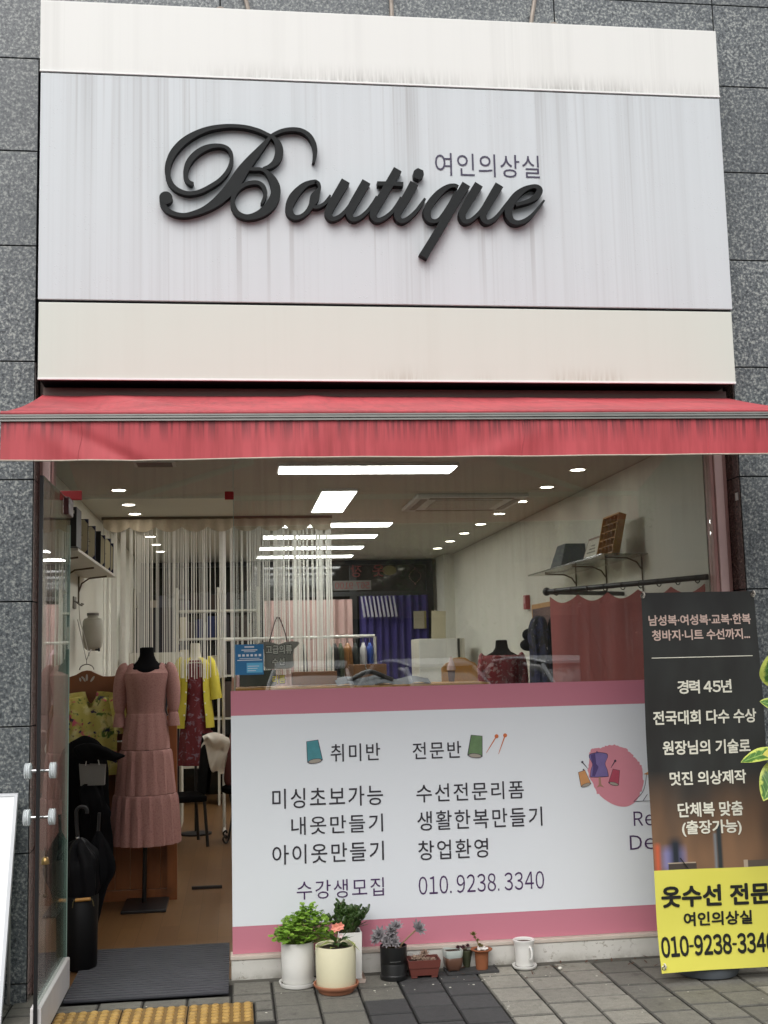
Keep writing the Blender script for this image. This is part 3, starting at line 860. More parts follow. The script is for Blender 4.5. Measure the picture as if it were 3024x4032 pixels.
def spool(cx, cz, wT, wB, h, rot, m):
    def R(p): return (cx + p[0] * cos(rot) - p[1] * sin(rot), cz + p[0] * sin(rot) + p[1] * cos(rot))
    ring = disc_poly(0, -h / 2, wB, wB * .32, 18)
    flat([R(p) for p in [(-wT * 1.1, h / 2 + .002), (wT * 1.1, h / 2 + .002), (wB * 1.08, -h / 2 - .002), (-wB * 1.08, -h / 2 - .002)]], -.0044, OUT)
    flat([R(p) for p in [(-wT, h / 2), (wT, h / 2), (wB, -h / 2), (-wB, -h / 2)]], -.0052, m)
    flat([R(p) for p in ring], -.0060, OUT)
    flat([R((p[0] * .86, (p[1] + h / 2) * .8 - h / 2)) for p in ring], -.0068, GREYP)
spool(1.733, .876, .017, .026, .07, .28, TAN); spool(1.895, .877, .017, .026, .07, -.25, ROSE)
spool(.377, 1.056, .027, .036, .098, .12, TEAL); spool(1.186, 1.055, .027, .036, .098, -.12, OLIVE)
flat([(1.729, .919 + .003), (1.736, .922), (1.740, .914), (1.732, .914)], -.0044, OUT); 
for (xa, za, xb, zb_, m, r) in ((1.729, .956, 1.757, .921, OUT, .006), (1.900, .956, 1.876, .922, OUT, .006), (1.293, 1.098, 1.238, 1.018, ORANGE, .010), (1.337, 1.101, 1.300, 1.010, ORANGE, .010)):
    mb = MB(); stroke(mb, [(xa, za, .0026), ((xa + xb) / 2, (za + zb_) / 2, .0022), (xb, zb_, .0008)], -.0046, -.0038); mb.build('print', m, Wn)
    flat(disc_poly(xa, za, r, r, 14), -.0054, m)
mb = MB()
stroke(mb, [(1.986, .752, .0012), (2.03, .79, .0012), (2.05, .83, .0012), (2.062, .89, .0012)], -.0046, -.0038); stroke(mb, [(1.986, .752, .0012), (2.05, .752, .0012), (2.20, .752, .0012)], -.0046, -.0038); stroke(mb, [(2.035, .753, .0012), (2.06, .785, .0012)], -.0046, -.0038)
mb.build('print', OUT, Wn)
flat([(2.045, .885), (2.075, .898), (2.075, .88)], -.0046, TAN)

# ------------------------------------------------------------------ glass door, standing open
D = thing('glass_door', 'frameless glass door standing wide open against the left pillar', 'door', (-.80, -.012, 0))
mb = MB(); mb.box(-.806, -.794, -.826, -.014, .151, 2.293); mb.build('door_pane', DOORGLASS, D)
mb = MB(); mb.box(-.8075, -.7925, -.840, -.8265, .03, 2.295); mb.build('edge_seal', BLACKR, D)
mb = MB(); mb.box(-.808, -.792, -.0135, -.0105, .151, 2.18); mb.build('pane_edge', GEDGE, D)
mb = MB(); mb.box(-.806, -.794, -.826, -.014, 2.2935, 2.2965); mb.build('pane_edge', GEDGE, D)
mb = MB(); mb.box(-.822, -.778, -.826, -.005, .012, .150); mb.build('bottom_rail', RAIL_W, D, bevel=.006)
mb = MB(); mb.box(-.82, -.78, -.16, -.006, 2.215, 2.302); mb.build('top_patch', M('dark red patch', S(70, 22, 24), .4), D, bevel=.008)
for z, y in ((1.073, -.775), (.887, -.785)):
    h = MB().tube([(-.855, y, z), (-.745, y, z)], .006, 8).build('door_handle', CHROME, D, smooth=True)
    for sx in (-1, 1):
        c = -.80 + sx * .050
        mb = MB()
        prof = [(.0, -.013), (.030, -.013), (.034, -.009), (.031, -.004), (.034, 0), (.031, .004), (.034, .009), (.030, .013), (.0, .013)]
        mb.lathe(prof, (0, 0, 0), 24, cap0=False)
        for p in mb.v: p.xyz = (c + p.z, y + p.x, z + p.y)
        mb.build('knob', ACRYL, h, smooth=True)
bell = thing('door_bell', 'small brass bell hanging on a cord on the open glass door', 'bell', (-.786, -.79, .69))
mb = MB(); mb.lathe([(.017, 0), (.0165, .012), (.013, .024), (.004, .03)], (-.775, -.79, .70), 16, cap1=True); mb.build('bell_cup', BRASS, bell, smooth=True)
mb = MB(); mb.tube([(-.775, -.79, .73), (-.776, -.79, .765)], .0015, 5); mb.tube([(-.775, -.79, .70), (-.775, -.79, .585)], .0018, 5); mb.ball((-.775, -.79, .575), .008); mb.build('cord', M('brown cord', S(70, 56, 40), .8), bell)
MATM = M('grey ribbed carpet', S(75, 75, 80), .95, var=(5, .25), bump=(300, .3))
mb = MB(); mb.box(-.775, -.043, -.235, .715, .0005, .0045)
for i in range(23):
    y = -.230 + i * .0412
    mb.cur = 1
    mb.box(-.775, -.043, y, y + .025, .0046, .0135)
tag(mb.build('doormat', [M('shade toned carpet groove', S(34, 35, 40), .95), MATM]), 'charcoal ribbed entrance mat lying across the open doorway', 'doormat')  # darker groove colour stands in for shade between the ribs

# ================================================================== inside the shop
LED = EM('lit led panel', (1.0, .995, .97), 15.0)
DOWN = EM('lit downlight', (1.0, .93, .80), 16.0)
WHITE_P = M('white plastic', S(214, 214, 208), .4)
def panel_light(x0, x1, y0, y1, label):
    t = thing('ceiling_light', label, 'ceiling light', ((x0 + x1) / 2, (y0 + y1) / 2, 2.66), 0, 'led panels on the ceiling')
    mb = MB(); mb.box(x0 - .012, x1 + .012, y0 - .012, y1 + .012, 2.640, 2.6615); mb.build('frame', WHITE_P, t)
    mb = MB(); mb.box(x0, x1, y0, y1, 2.637, 2.6395); mb.build('diffuser', LED, t)
panel_light(.272, 1.338, 1.03, 1.295, 'long lit ceiling panel nearest the shop window')
panel_light(.602, .836, 2.08, 3.195, 'lit ceiling panel running away from the window, crosswise to the others')
panel_light(.272, 1.336, 3.97, 4.235, 'long lit ceiling panel just beyond the string curtain track')
panel_light(.270, 1.325, 4.93, 5.19, 'long lit ceiling panel, middle one of the five parallel panels')
panel_light(.260, 1.315, 6.02, 6.28, 'long lit ceiling panel, second from the back wall')
panel_light(.250, 1.305, 7.04, 7.30, 'long lit ceiling panel nearest the dark back storefront')
def downlight(x, y, label, grp):
    t = thing('downlight', label, 'ceiling light', (x, y, 2.66), 0, grp)
    mb = MB(); mb.lathe([(.055, -.006), (.058, -.003), (.058, .001), (.046, .001), (.044, -.004)], (x, y, 2.66), 20, cap0=False); mb.build('ring', WHITE_P, t)
    mb = MB(); mb.lathe([(.001, -.0035), (.0445, -.0035)], (x, y, 2.66), 20, cap0=False); mb.build('bulb', DOWN, t)
RN = ['first', 'second', 'third', 'fourth', 'fifth', 'sixth', 'seventh', 'eighth']
for k in range(7):
    downlight(-.766, 2.08 + .74 * k - (.2 if k == 2 else 0), RN[k] + ' round downlight from the window in the left row', 'left row of downlights')
for k in range(8):
    downlight(2.17, 1.296 + .748 * k, RN[k] + ' round downlight from the window in the right row', 'right row of downlights')
t = thing('air_vent', 'small white rimmed vent on the ceiling just behind the awning hem', 'vent', (-.455, 1.0, 2.66))
mb = MB(); mb.box(-.575, -.335, .90, 1.08, 2.646, 2.6615); mb.build('vent_frame', WHITE_P, t, bevel=.004)
mb = MB()
for k in range(5): mb.box(-.555, -.355, .915 + k * .03, .93 + k * .03, 2.641, 2.6455)
mb.build('louvre', M('grey louvre', S(120, 116, 108), .5), t)
t = thing('ceiling_air_conditioner', 'square ceiling air conditioner flush in the shop ceiling on the right', 'air conditioner', (1.72, 2.75, 2.66))
mb = MB(); mb.box(1.30, 2.12, 2.35, 3.15, 2.632, 2.6615); mb.build('cover', WHITE_P, t, bevel=.012)
mb = MB()
for a, b, c, d in ((1.40, 2.02, 2.39, 2.44), (1.40, 2.02, 3.06, 3.11), (1.34, 1.39, 2.45, 3.05), (2.03, 2.08, 2.45, 3.05)): mb.box(a, b, c, d, 2.628, 2.6315)
mb.build('air_slot', M('soft grey slot', S(150, 148, 138), .6), t)
mb = MB(); mb.box(1.46, 1.96, 2.50, 3.0, 2.627, 2.6315); mb.build('grille', M('grille grey', S(190, 189, 178), .6), t)

# ---- string curtain
STR = M('cream curtain strings', S(234, 233, 227), .8, var=(30, .08))
t = thing('string_curtain', 'cream curtain of long hanging strings with a scalloped top across the shop', 'curtain', (-.12, 3.6, 1.38))
rnd = random.Random(5)
mb = MB()
def strand(x, y, wd, ztop, zbot):
    sw = rnd.uniform(-.006, .006)
    n = 4
    mb.add([(x - wd + sw * k / n, y, ztop + (zbot - ztop) * k / n) for k in range(n + 1)] + [(x + wd + sw * k / n, y, ztop + (zbot - ztop) * k / n) for k in range(n + 1)]
           + [(x + sw * k / n, y + .004, ztop + (zbot - ztop) * k / n) for k in range(n + 1)],
           [(k, n + 1 + k, n + 2 + k, k + 1) for k in range(n)] + [(n + 1 + k, 2 * n + 2 + k, 2 * n + 3 + k, n + 2 + k) for k in range(n)] + [(2 * n + 2 + k, k, k + 1, 2 * n + 3 + k) for k in range(n)])
x = -1.03
while x < .78:
    if x < -.74: st, wd = .0075, .0034
    elif x > .46: st, wd = .0058, .0034
    elif .16 < x < .46: st, wd = .0100, .0030
    else: st, wd = .0105, .0030
    if rnd.random() < .13: x += rnd.uniform(.01, .03); 
    strand(x, 3.6 + rnd.uniform(-.02, .02), wd * rnd.uniform(.6, 1.35), 2.60, 1.385 + rnd.uniform(-.018, .012))
    x += st * rnd.uniform(.45, 1.5)
mb.build('strings', STR, t)
mb = MB(); mb.box(-1.045, .79, 3.585, 3.625, 2.640, 2.6615); mb.build('track', M('bronze track', S(110, 96, 78), .5), t)
LACE = M('cream lace', S(196, 184, 164), .85, var=(80, .15))
def swag(u, v):
    x = -1.03 + 1.81 * u
    d = .055 + .045 * abs(sin((x + 1.03) / .205 * pi)) ** .7
    return (x, 3.565 + .012 * sin(x * 60), 2.638 - d * v)
mb = MB(); mb.grid(swag, 160, 4); 
def swagb(u, v):
    p = swag(u, v); return (p[0], p[1] + .008, p[2])
mb.grid(swagb, 160, 4)
mb.build('scalloped_top', LACE, t, smooth=True)

# ---- garments
def garment(mb, rings, n=56, folds=0, ph=0.0):
    """rings: (z, cx, cy, rx, ry, fold depth)"""
    c = crom([tuple(r) for r in rings], 5)
    W = n
    vs = []
    for z, cx, cy, rx, ry, fa in c:
        for j in range(n):
            a = 2 * pi * j / n
            k = 1 + fa * (sin(folds * a + ph) + .5 * sin((folds * 2 + 1) * a + 1 + 7 * z)) if folds else 1
            vs.append((cx + rx * k * cos(a), cy + ry * k * sin(a), z))
    fs = []
    for k in range(len(c) - 1):
        for j in range(n):
            j2 = (j + 1) % n
            fs.append((k * n + j, k * n + j2, (k + 1) * n + j2, (k + 1) * n + j))
    mb.add(vs, fs)
def sleeve(mb, pts, n=16):
    mb.tube([p[:3] for p in crom([tuple(p) for p in pts], 5)], [p[3] for p in crom([tuple(p) for p in pts], 5)], n)
def print_mat(name, ground, blobs, rough=.85, scale=9):
    """woven print: scattered motifs of several colours on a ground"""
    t = NT(name)
    c = ground
    for k, (col, sc, lo, hi) in enumerate(blobs):
        n = t.noise(sc, 3, .55, t.coord(loc=(k * 3.7, k * 1.3, k * 2.1)), dist=.6)
        c = t.mix(t.ramp(n, [(lo, 0.0), (hi, 1.0)]), c, col)
    t.base(c); t.set(Roughness=rough)
    return t.m
BLACK_F = M('black jersey', S(15, 15, 17), .9, var=(30, .3), spec=.1)
BLACK_M = M('black metal', S(20, 20, 22), .45)
PINKD = print_mat('dusty rose printed crepe', S(172, 128, 121), [(S(156, 112, 107), 120, .50, .64), (S(172, 128, 121), 75, .58, .68)], .85)

mq = thing('mannequin', 'black dress form on a flat plate stand wearing the long rose dress', 'mannequin', (-.565, 1.85, 0))
mb = MB(); mb.lathe([(.033, 1.604), (.043, 1.600), (.044, 1.575), (.047, 1.55), (.060, 1.52), (.086, 1.492), (.110, 1.472), (.126, 1.445), (.122, 1.40), (.112, 1.33), (.102, 1.22), (.105, 1.14), (.11, 1.05), (.10, .98)], (-.562, 1.85, 0), 28, sx=1, sy=.72, cap0=True, cap1=True); mb.build('torso', BLACK_F, mq, smooth=True)
mb = MB(); mb.tube([(-.578, 1.86, .02), (-.570, 1.855, .5), (-.562, 1.85, 1.0)], .014, 10); mb.build('pole', BLACK_M, mq, smooth=True)
mb = MB(); mb.box(-.70, -.43, 1.62, 2.02, .0, .018); mb.build('base_plate', BLACK_M, mq, bevel=.004)
dr = thing('dress', 'long dusty rose tiered dress with puffed sleeves on the black dress form', 'dress', (-.565, 1.85, .37))
mb = MB()
garment(mb, [(1.440, -.562, 1.85, .147, .118, 0), (1.40, -.565, 1.85, .142, .122, .003), (1.33, -.566, 1.85, .130, .116, .004), (1.25, -.567, 1.85, .122, .104, .006), (1.192, -.567, 1.85, .120, .10, .012), (1.17, -.567, 1.85, .126, .105, .02), (1.06, -.568, 1.85, .142, .125, .026), (.965, -.570, 1.85, .150, .138, .026)], 72, 13, .4)
mb.build('bodice', PINKD, dr, smooth=True)
mb = MB(); garment(mb, [(.962, -.571, 1.85, .152, .14, .02), (.935, -.571, 1.85, .162, .148, .035), (.80, -.572, 1.85, .176, .16, .034), (.69, -.572, 1.85, .186, .17, .034)], 88, 15, 1.1); mb.build('middle_tier', PINKD, dr, smooth=True)
mb = MB(); garment(mb, [(.688, -.573, 1.85, .188, .172, .02), (.66, -.573, 1.85, .198, .182, .035), (.52, -.573, 1.85, .210, .195, .036), (.385, -.572, 1.85, .218, .205, .04)], 96, 17, .2); mb.build('hem_tier', PINKD, dr, smooth=True)
for sx in (-1, 1):
    mb = MB()
    sleeve(mb, [(-.562 + sx * .118, 1.85, 1.484, .028), (-.562 + sx * .142, 1.85, 1.462, .043), (-.562 + sx * .160, 1.845, 1.38, .047), (-.562 + sx * .168, 1.838, 1.28, .043), (-.562 + sx * .168, 1.83, 1.215, .034), (-.562 + sx * .166, 1.83, 1.195, .026), (-.562 + sx * .168, 1.83, 1.175, .033), (-.562 + sx * .170, 1.828, 1.105, .040)])
    mb.build('sleeve', PINKD, dr, smooth=True)
mb = MB()   # shoulder yoke around the round neckline
def yoke(u, v):
    a = 2 * pi * u
    fr_ = max(0, -sin(a))
    k = v
    zi = 1.506 - .062 * fr_ ** 1.3 - .006 * max(0, sin(a))
    zo = 1.4395
    ryi = .070 + .042 * fr_ ** 2
    rx_, ry_ = .088 + .059 * k, ryi + (.118 - ryi) * k
    return (-.562 + rx_ * cos(a), 1.85 + ry_ * sin(a), zi + (zo - zi) * (k ** 2.2 if fr_ < .6 else k))
mb.grid(yoke, 48, 6, closed=True); mb.build('yoke', PINKD, dr, smooth=True)

# ---- carved wooden panel with planks, behind the dress
WOODD = NT('stained pine boards')
_g = WOODD.noise(1, 5, .65, WOODD.coord((28, 28, 1.4)), dist=.4)
WOODD.base(WOODD.mix(WOODD.ramp(WOODD.noise(5, 3), [(.55, 0.0), (.75, .5)]), WOODD.mix(_g, S(112, 62, 30), S(156, 96, 50)), S(84, 44, 22)))
WOODD.set(Roughness=.42); WOODD = WOODD.m
WOODK = M('dark stained carved wood', S(120, 70, 36), .45, var=(9, .2))
cw = thing('carved_wood_panel', 'carved brown wooden bed head with plank panels standing behind the rose dress', 'bed head', (-.73, 2.06, 0))
mb = MB()
for k in range(7): mb.box(-1.06 + k * .0955, -.966 + k * .0955, 2.03, 2.048, .07, .92)
mb.build('plank', WOODD, cw, bevel=.003)
for za, zb_ in ((.0, .068), (.922, 1.0)):
    mb = MB(); mb.box(-1.06, -.395, 2.02, 2.058, za, zb_); mb.build('rail', WOODD, cw, bevel=.004)
mb = MB(); mb.box(-.445, -.382, 2.0, 2.07, .0, 1.16); mb.ball((-.413, 2.035, 1.20), (.035, .035, .05), 14, 9); mb.build('post', WOODD, cw, smooth=True)
crest = [(-1.075, 1.01), (-.76, 1.01), (-.46, 1.01), (-.46, 1.12), (-.60, 1.26), (-.72, 1.36), (-.765, 1.428), (-.80, 1.424), (-.855, 1.425), (-.895, 1.442), (-.935, 1.463), (-.96, 1.466), (-.99, 1.460), (-1.03, 1.438), (-1.075, 1.425)]
mb = MB(); mb.prism(crest, 2.022, 2.056); mb.build('crest', WOODK, cw, bevel=.004)
PALEH = M('pale wall seen through cut outs', S(176, 170, 160), .8)
mb = MB()
for (x, z, rx, rz, ro) in ((-1.0, 1.408, .006, .013, .25), (-.975, 1.408, .006, .016, .5), (-.958, 1.42, .007, .022, 0), (-.922, 1.41, .007, .022, -.6), (-.985, 1.42, .006, .01, .7)):
    mb.prism(disc_poly(x, z, rx, rz, 14, 0, ro), 2.0195, 2.0215)
mb.build('cut_out', PALEH, cw)

# floral blouse hanging in front of it
FLORAL = print_mat('yellow floral cotton', S(210, 200, 112), [(S(232, 224, 160), 8, .50, .64), (S(96, 128, 60), 15, .60, .66), (S(226, 112, 132), 12, .61, .67), (S(64, 60, 92), 21, .60, .65), (S(200, 90, 110), 24, .66, .70)], .8)
bl = thing('floral_blouse', 'yellow floral blouse hanging against the carved wooden panel', 'blouse', (-.92, 1.93, .79))
mb = MB()
prof = [(1.30, .035, .06), (1.285, .105, .152), (1.24, .06, .168), (1.20, .0, .172), (1.05, .0, .168), (.92, .0, .166), (.80, .0, .176)]
def blouse(u, v):
    q = crom(prof, 6); k = min(len(q) - 1, int(v * (len(q) - 1))); z, inn, wd = q[k]
    a = -1 + 2 * u
    x = -.925 + wd * a
    neck = max(0.0, 1 - (a / .60) ** 2)
    zz = z - (.075 * neck if k < 5 else .075 * neck * max(0, 1 - (k - 5) / 10))
    return (x, 1.955 - .035 * cos(a * pi / 2) - .006 * sin(a * 11 + 2 * z), zz)
mb.grid(blouse, 40, 36)
b2_ = MB()
mb.grid(lambda u, v: (blouse(u, v)[0], 1.975, blouse(u, v)[2] + .0 if v > .2 else blouse(u, v)[2] + .03), 40, 36)
mb.build('front', FLORAL, bl, smooth=True)
for sx in (-1, 1):
    mb = MB(); sleeve(mb, [(-.925 + sx * .13, 1.945, 1.285, .030), (-.925 + sx * .165, 1.94, 1.25, .045), (-.925 + sx * .185, 1.935, 1.16, .045), (-.925 + sx * .19, 1.935, 1.06, .038)]); mb.build('sleeve', FLORAL, bl, smooth=True)
hg = thing('clothes_hanger', 'silver hanger hook and cord above the floral blouse', 'hanger', (-.955, 1.98, 1.44))
mb = MB(); mb.tube([(-.955 + .045 * cos(a), 1.985, 1.47 + .035 * sin(a)) for a in [pi * k / 10 for k in range(11)]], .004, 6); mb.tube([(-.955, 1.985, 1.505), (-.957, 1.985, 1.53), (-1.03, 2.1, 1.80)], .003, 6); mb.tube([(-.957, 1.985, 1.53), (-.94, 2.0, 1.58), (-.935, 2.05, 1.60)], .003, 6)
mb.build('hook', M('dull steel', S(150, 146, 140), .4, .7), hg)

# steam iron water bottle on the left wall
wb = thing('water_bottle', 'grey white steam iron water bottle hanging upside down on the left wall', 'water bottle', (-.97, 2.30, 1.60))
WBM = M('cloudy plastic bottle', S(168, 164, 150), .5)
mb = MB(); mb.lathe([(.020, 0), (.045, .008), (.062, .03), (.068, .08), (.069, .16), (.066, .20), (.058, .215), (.036, .222), (.036, .24)], (-.955, 2.30, 1.595), 24, cap1=True); mb.build('bottle_body', WBM, wb, smooth=True)
mb = MB(); mb.lathe([(.040, 0), (.040, .016), (.036, .018)], (-.955, 2.30, 1.832), 24, cap1=True); mb.build('lid', M('grey lid', S(96, 90, 82), .5), wb, smooth=True)
mb = MB(); mb.tube([(-.93, 2.24, 1.60), (-.91, 2.235, 1.60)], .006, 8); mb.obox((-.905, 2.23, 1.60), (.012, .012, .022)); mb.build('tap', BLACK_M, wb)
mb = MB(); mb.tube([(-1.045, 2.28, 1.905), (-1.035, 2.25, 1.80), (-1.0, 2.24, 1.68), (-.965, 2.2, 1.56)], .003, 6); mb.build('hose', M('pale hose', S(190, 186, 178), .5), wb)
hk = thing('wall_hook', 'wire hook rack on the left wall under the certificate shelf', 'hook rack', (-1.06, 2.3, 1.9))
mb = MB(); mb.box(-1.079, -1.07, 2.22, 2.34, 1.88, 1.96)
for k in range(3): mb.tube([(-1.07, 2.23 + .05 * k, 1.93), (-1.03, 2.23 + .05 * k, 1.90), (-1.02, 2.23 + .05 * k, 1.915)], .004, 6)
mb.build('hooks', M('grey wire', S(120, 116, 108), .5, .5), hk)

# left shelf with certificate folders
sh = thing('wall_shelf', 'white shelf on the left wall holding a row of certificate folders', 'shelf', (-.965, 1.7, 2.135))
SHW = M('white laminate', S(192, 188, 174), .5)
mb = MB(); mb.box(-1.079, -.85, .70, 2.78, 2.122, 2.138); mb.build('board', SHW, sh)
for y in (.95, 1.70, 2.45):
    mb = MB(); mb.tube([(-1.07, y, 1.92), (-1.07, y, 2.11)], .006, 6); mb.tube([(-1.07, y, 2.0), (-1.05, y, 2.06), (-1.0, y, 2.095), (-.88, y, 2.108)], .006, 6); mb.build('bracket', M('bronze bracket', S(84, 70, 54), .5, .4), sh)
NAVY = M('navy leatherette', S(26, 28, 62), .5); BLK = M('black leatherette', S(20, 20, 22), .5); PAPER = M('cream certificate paper', S(206, 196, 164), .8, var=(40, .06)); GOLD = M('gold foil', S(176, 150, 70), .35, .6)
def folder(y, xr, h, label, cover, openw=0.0):
    t = thing('certificate_folder', label, 'folder', (xr - .1, y, 2.138), 0, 'certificate folders on the left shelf')
    mb = MB(); mb.obox((xr - .095, y, 2.140 + h / 2), (.19, .012, h), (-.06, 0, 0)); mb.build('cover', cover, t)
    if openw:
        mb = MB(); mb.obox((xr - .0965, y - .0085 , 2.142 + h / 2), (.185, .002, h - .012), (-.06, 0, 0)); mb.build('certificate', PAPER, t)
        for (sx, sz) in ((1, 1), (1, -1)):
            mb = MB()
            cx, cz = xr - .002, 2.141 + h / 2 + sz * (h / 2 - .002)
            yo = y - .013 - .06 * sz * h / 2 + .0
            mb.prism([(cx, cz), (cx - .024, cz), (cx, cz - sz * .03)], y - .0125 + (.06 * h / 2) * sz - .001, y - .0105 + (.06 * h / 2) * sz)
            mb.build('corner', NAVY, t)
        mb = MB()
        for k in range(5): mb.box(xr - .075, xr - .03 - .006 * (k % 3), y - .0112, y - .0102, 2.150 + h * .30 + k * .014, 2.154 + h * .30 + k * .014)
        mb.build('writing', M('grey print', S(110, 100, 84), .7), t)
mb = None
t = thing('certificate_folder', 'black upright box file at the near end of the left shelf', 'folder', (-.9, .55, 2.138), 0, 'certificate folders on the left shelf')
m_ = MB(); m_.obox((-.875, .72, 2.247), (.055, .20, .215), (0, 0, 0)); m_.build('cover', BLK, t, bevel=.002)
m_ = MB(); m_.box(-.875, -.86, .617, .6195, 2.318, 2.334); m_.build('white_tag', M('white tag', S(210, 206, 190), .6), t)
folder(1.18, -.853, .215, 'open certificate in a navy cornered folder next to the black box file', NAVY, 1)
folder(1.54, -.853, .215, 'certificate with a gold seal in a navy folder, second open one on the left shelf', NAVY, 1)
m_ = MB(); m_.prism(disc_poly(-.905, 2.325, .016, .016, 12), 1.512, 1.514); m_.build('gold_seal', GOLD, bpy.data.objects['certificate_folder.002'])
folder(1.83, -.853, .215, 'closed black folder in the middle of the left shelf row', BLK)
folder(2.08, -.853, .215, 'third open certificate in the left shelf row, partly hidden by its neighbour', NAVY, 1)
folder(2.44, -.853, .230, 'large open certificate with a gold line near the far end of the left shelf', NAVY, 1)
folder(2.62, -.853, .215, 'last navy folder at the far end of the left shelf', NAVY, 1)

# right shelf and what stands on it
rs = thing('wall_shelf', 'glass shelf on thin brackets high on the right wall', 'shelf', (2.34, 1.84, 2.09))
mb = MB(); mb.box(2.19, 2.479, .95, 2.75, 2.083, 2.093); mb.build('board', glass_mat('frosted shelf glass', (.80, .80, .74), .12, .15), rs)
for y in (1.05, 1.75, 2.45):
    mb = MB(); mb.tube([(2.472, y, 1.75), (2.472, y, 2.08)], .005, 6); mb.tube([(2.47, y, 2.0), (2.44, y, 2.045), (2.38, y, 2.072), (2.24, y, 2.078)], .005, 6); mb.build('bracket', M('bronze bracket', S(84, 70, 54), .5, .4), rs)
OAK = M('honey oak', S(176, 128, 62), .5, var=(14, .15))
rk = thing('thread_rack', 'wooden compartment rack leaning on the right glass shelf', 'rack', (2.33, 1.12, 2.094))
mb = MB()
rot = (0, 0, 0)
def lean(p):    # leans back towards the wall
    a = .30
    u, v, h = p     # u along y, v depth, h height
    return (2.275 + v * cos(a) + h * sin(a) * .75, 1.02 + u, 2.096 + h * cos(a) - v * sin(a) + .012)
def lbox(m, u0, u1, v0, v1, h0, h1):
    m.add([lean(p) for p in [(u0, v0, h0), (u1, v0, h0), (u1, v1, h0), (u0, v1, h0), (u0, v0, h1), (u1, v0, h1), (u1, v1, h1), (u0, v1, h1)]],
          [(0, 3, 2, 1), (4, 5, 6, 7), (0, 1, 5, 4), (1, 2, 6, 5), (2, 3, 7, 6), (3, 0, 4, 7)])
m2 = MB(); lbox(m2, 0, .30, .042, .048, 0, .245); m2.build('back_board', M('brown backing', S(120, 84, 40), .6), rk)
lbox(mb, -.008, -.0005, 0, .048, 0, .245); lbox(mb, .3005, .308, 0, .048, 0, .245); lbox(mb, -.008, .308, 0, .048, .2455, .254); lbox(mb, -.008, .308, 0, .048, -.009, -.0005)
mb.build('frame', OAK, rk)
mb = MB()
for k in range(1, 5): lbox(mb, 0, .30, .004, .0415, .049 * k - .002, .049 * k + .002)
for k in range(1, 4): lbox(mb, .075 * k - .002, .075 * k + .002, .002, .0405, .0, .244)
mb.build('divider', OAK, rk)
pf = thing('picture_frame', 'framed certificate leaning on the right glass shelf beside the wooden rack', 'frame', (2.32, 1.55, 2.094))
def fbox(m, u0, u1, v0, v1, h0, h1):
    def q(p): return (2.30 + p[1] + p[2] * .35, 1.42 + p[0], 2.096 + p[2] + .004 - p[1] * .1)
    m.add([q(p) for p in [(u0, v0, h0), (u1, v0, h0), (u1, v1, h0), (u0, v1, h0), (u0, v0, h1), (u1, v0, h1), (u1, v1, h1), (u0, v1, h1)]],
          [(0, 3, 2, 1), (4, 5, 6, 7), (0, 1, 5, 4), (1, 2, 6, 5), (2, 3, 7, 6), (3, 0, 4, 7)])
mb = MB(); fbox(mb, 0, .30, 0, .012, 0, .155); mb.build('frame', M('mauve brown frame', S(130, 104, 92), .5), pf)
mb = MB(); fbox(mb, .02, .28, -.002, -.0005, .016, .139); mb.build('certificate', M('pale certificate', S(190, 186, 172), .6), pf)
mb = MB()
for k in range(3): fbox(mb, .06 + .02 * k, .24 - .03 * k, -.0035, -.0022, .05 + .022 * k, .058 + .022 * k)
mb.build('writing', M('grey print', S(120, 114, 104), .7), pf)
gb = thing('storage_box', 'dark grey box with slanted sides at the far end of the right glass shelf', 'box', (2.33, 2.2, 2.094))
mb = MB(); mb.add([(2.235, 2.02, 2.095), (2.43, 2.02, 2.095), (2.43, 2.30, 2.095), (2.235, 2.30, 2.095), (2.29, 2.06, 2.262), (2.43, 2.06, 2.262), (2.43, 2.27, 2.262), (2.29, 2.27, 2.262)],
                  [(0, 3, 2, 1), (4, 5, 6, 7), (0, 1, 5, 4), (1, 2, 6, 5), (2, 3, 7, 6), (3, 0, 4, 7)]); mb.build('shell', M('slate fabric', S(78, 82, 84), .7), gb, bevel=.003)
mb = MB(); mb.obox((2.262, 2.16, 2.15), (.004, .10, .03), (0, .33, 0)); mb.build('handle', BLACK_F, gb)

# fitting room: rail and red curtain across the right front corner
FITC = M('dusty red curtain cloth', S(168, 94, 90), .85, var=(4, .1))
fr = thing('curtain_rail', 'black fitting room rail with finials in the right front corner', 'curtain rail', (2.1, .6, 1.87))
mb = MB(); mb.tube([(2.47, .06, 1.883), (1.87, 1.02, 1.872)], .016, 10); mb.tube([(1.87, 1.02, 1.872), (1.90, 1.10, 1.872), (2.47, 1.42, 1.872)], .014, 10); mb.ball((1.862, 1.03, 1.872), .026); mb.build('pole', BLACK_M, fr, smooth=True)
mb = MB()
for k in range(9):
    f = (k + .5) / 9
    c = Vector((2.47 - .6 * f, .06 + .96 * f, 1.882 - .01 * f))
    mb.tube([c + Vector((.021 * cos(a) * .848, -.0 + .021 * cos(a) * .53, .021 * sin(a) - .006)) for a in [2 * pi * i / 12 for i in range(13)]], .003, 5, cap=False)
mb.build('ring', BLACK_M, fr)
fc = thing('fitting_curtain', 'dusty red fitting room curtain hanging from the black rail', 'curtain', (2.15, .55, .1))
def fcur(u, v):
    a = Vector((2.462, .075)); b = Vector((1.875, 1.02))
    p = a.lerp(b, u); d = (b - a).normalized(); nrm = Vector((-d.y, d.x))
    off = (.022 * sin(u * 15 + .6) + .010 * sin(u * 34 + 2)) * (.25 + .75 * v)
    p = p + nrm * off
    sag = (.012 + .042 * abs(sin(u * 5 * pi))) * (1 - v) 
    return (p.x, p.y, 1.86 - .008 * u - sag - 1.75 * v)
mb = MB(); mb.grid(fcur, 110, 16)
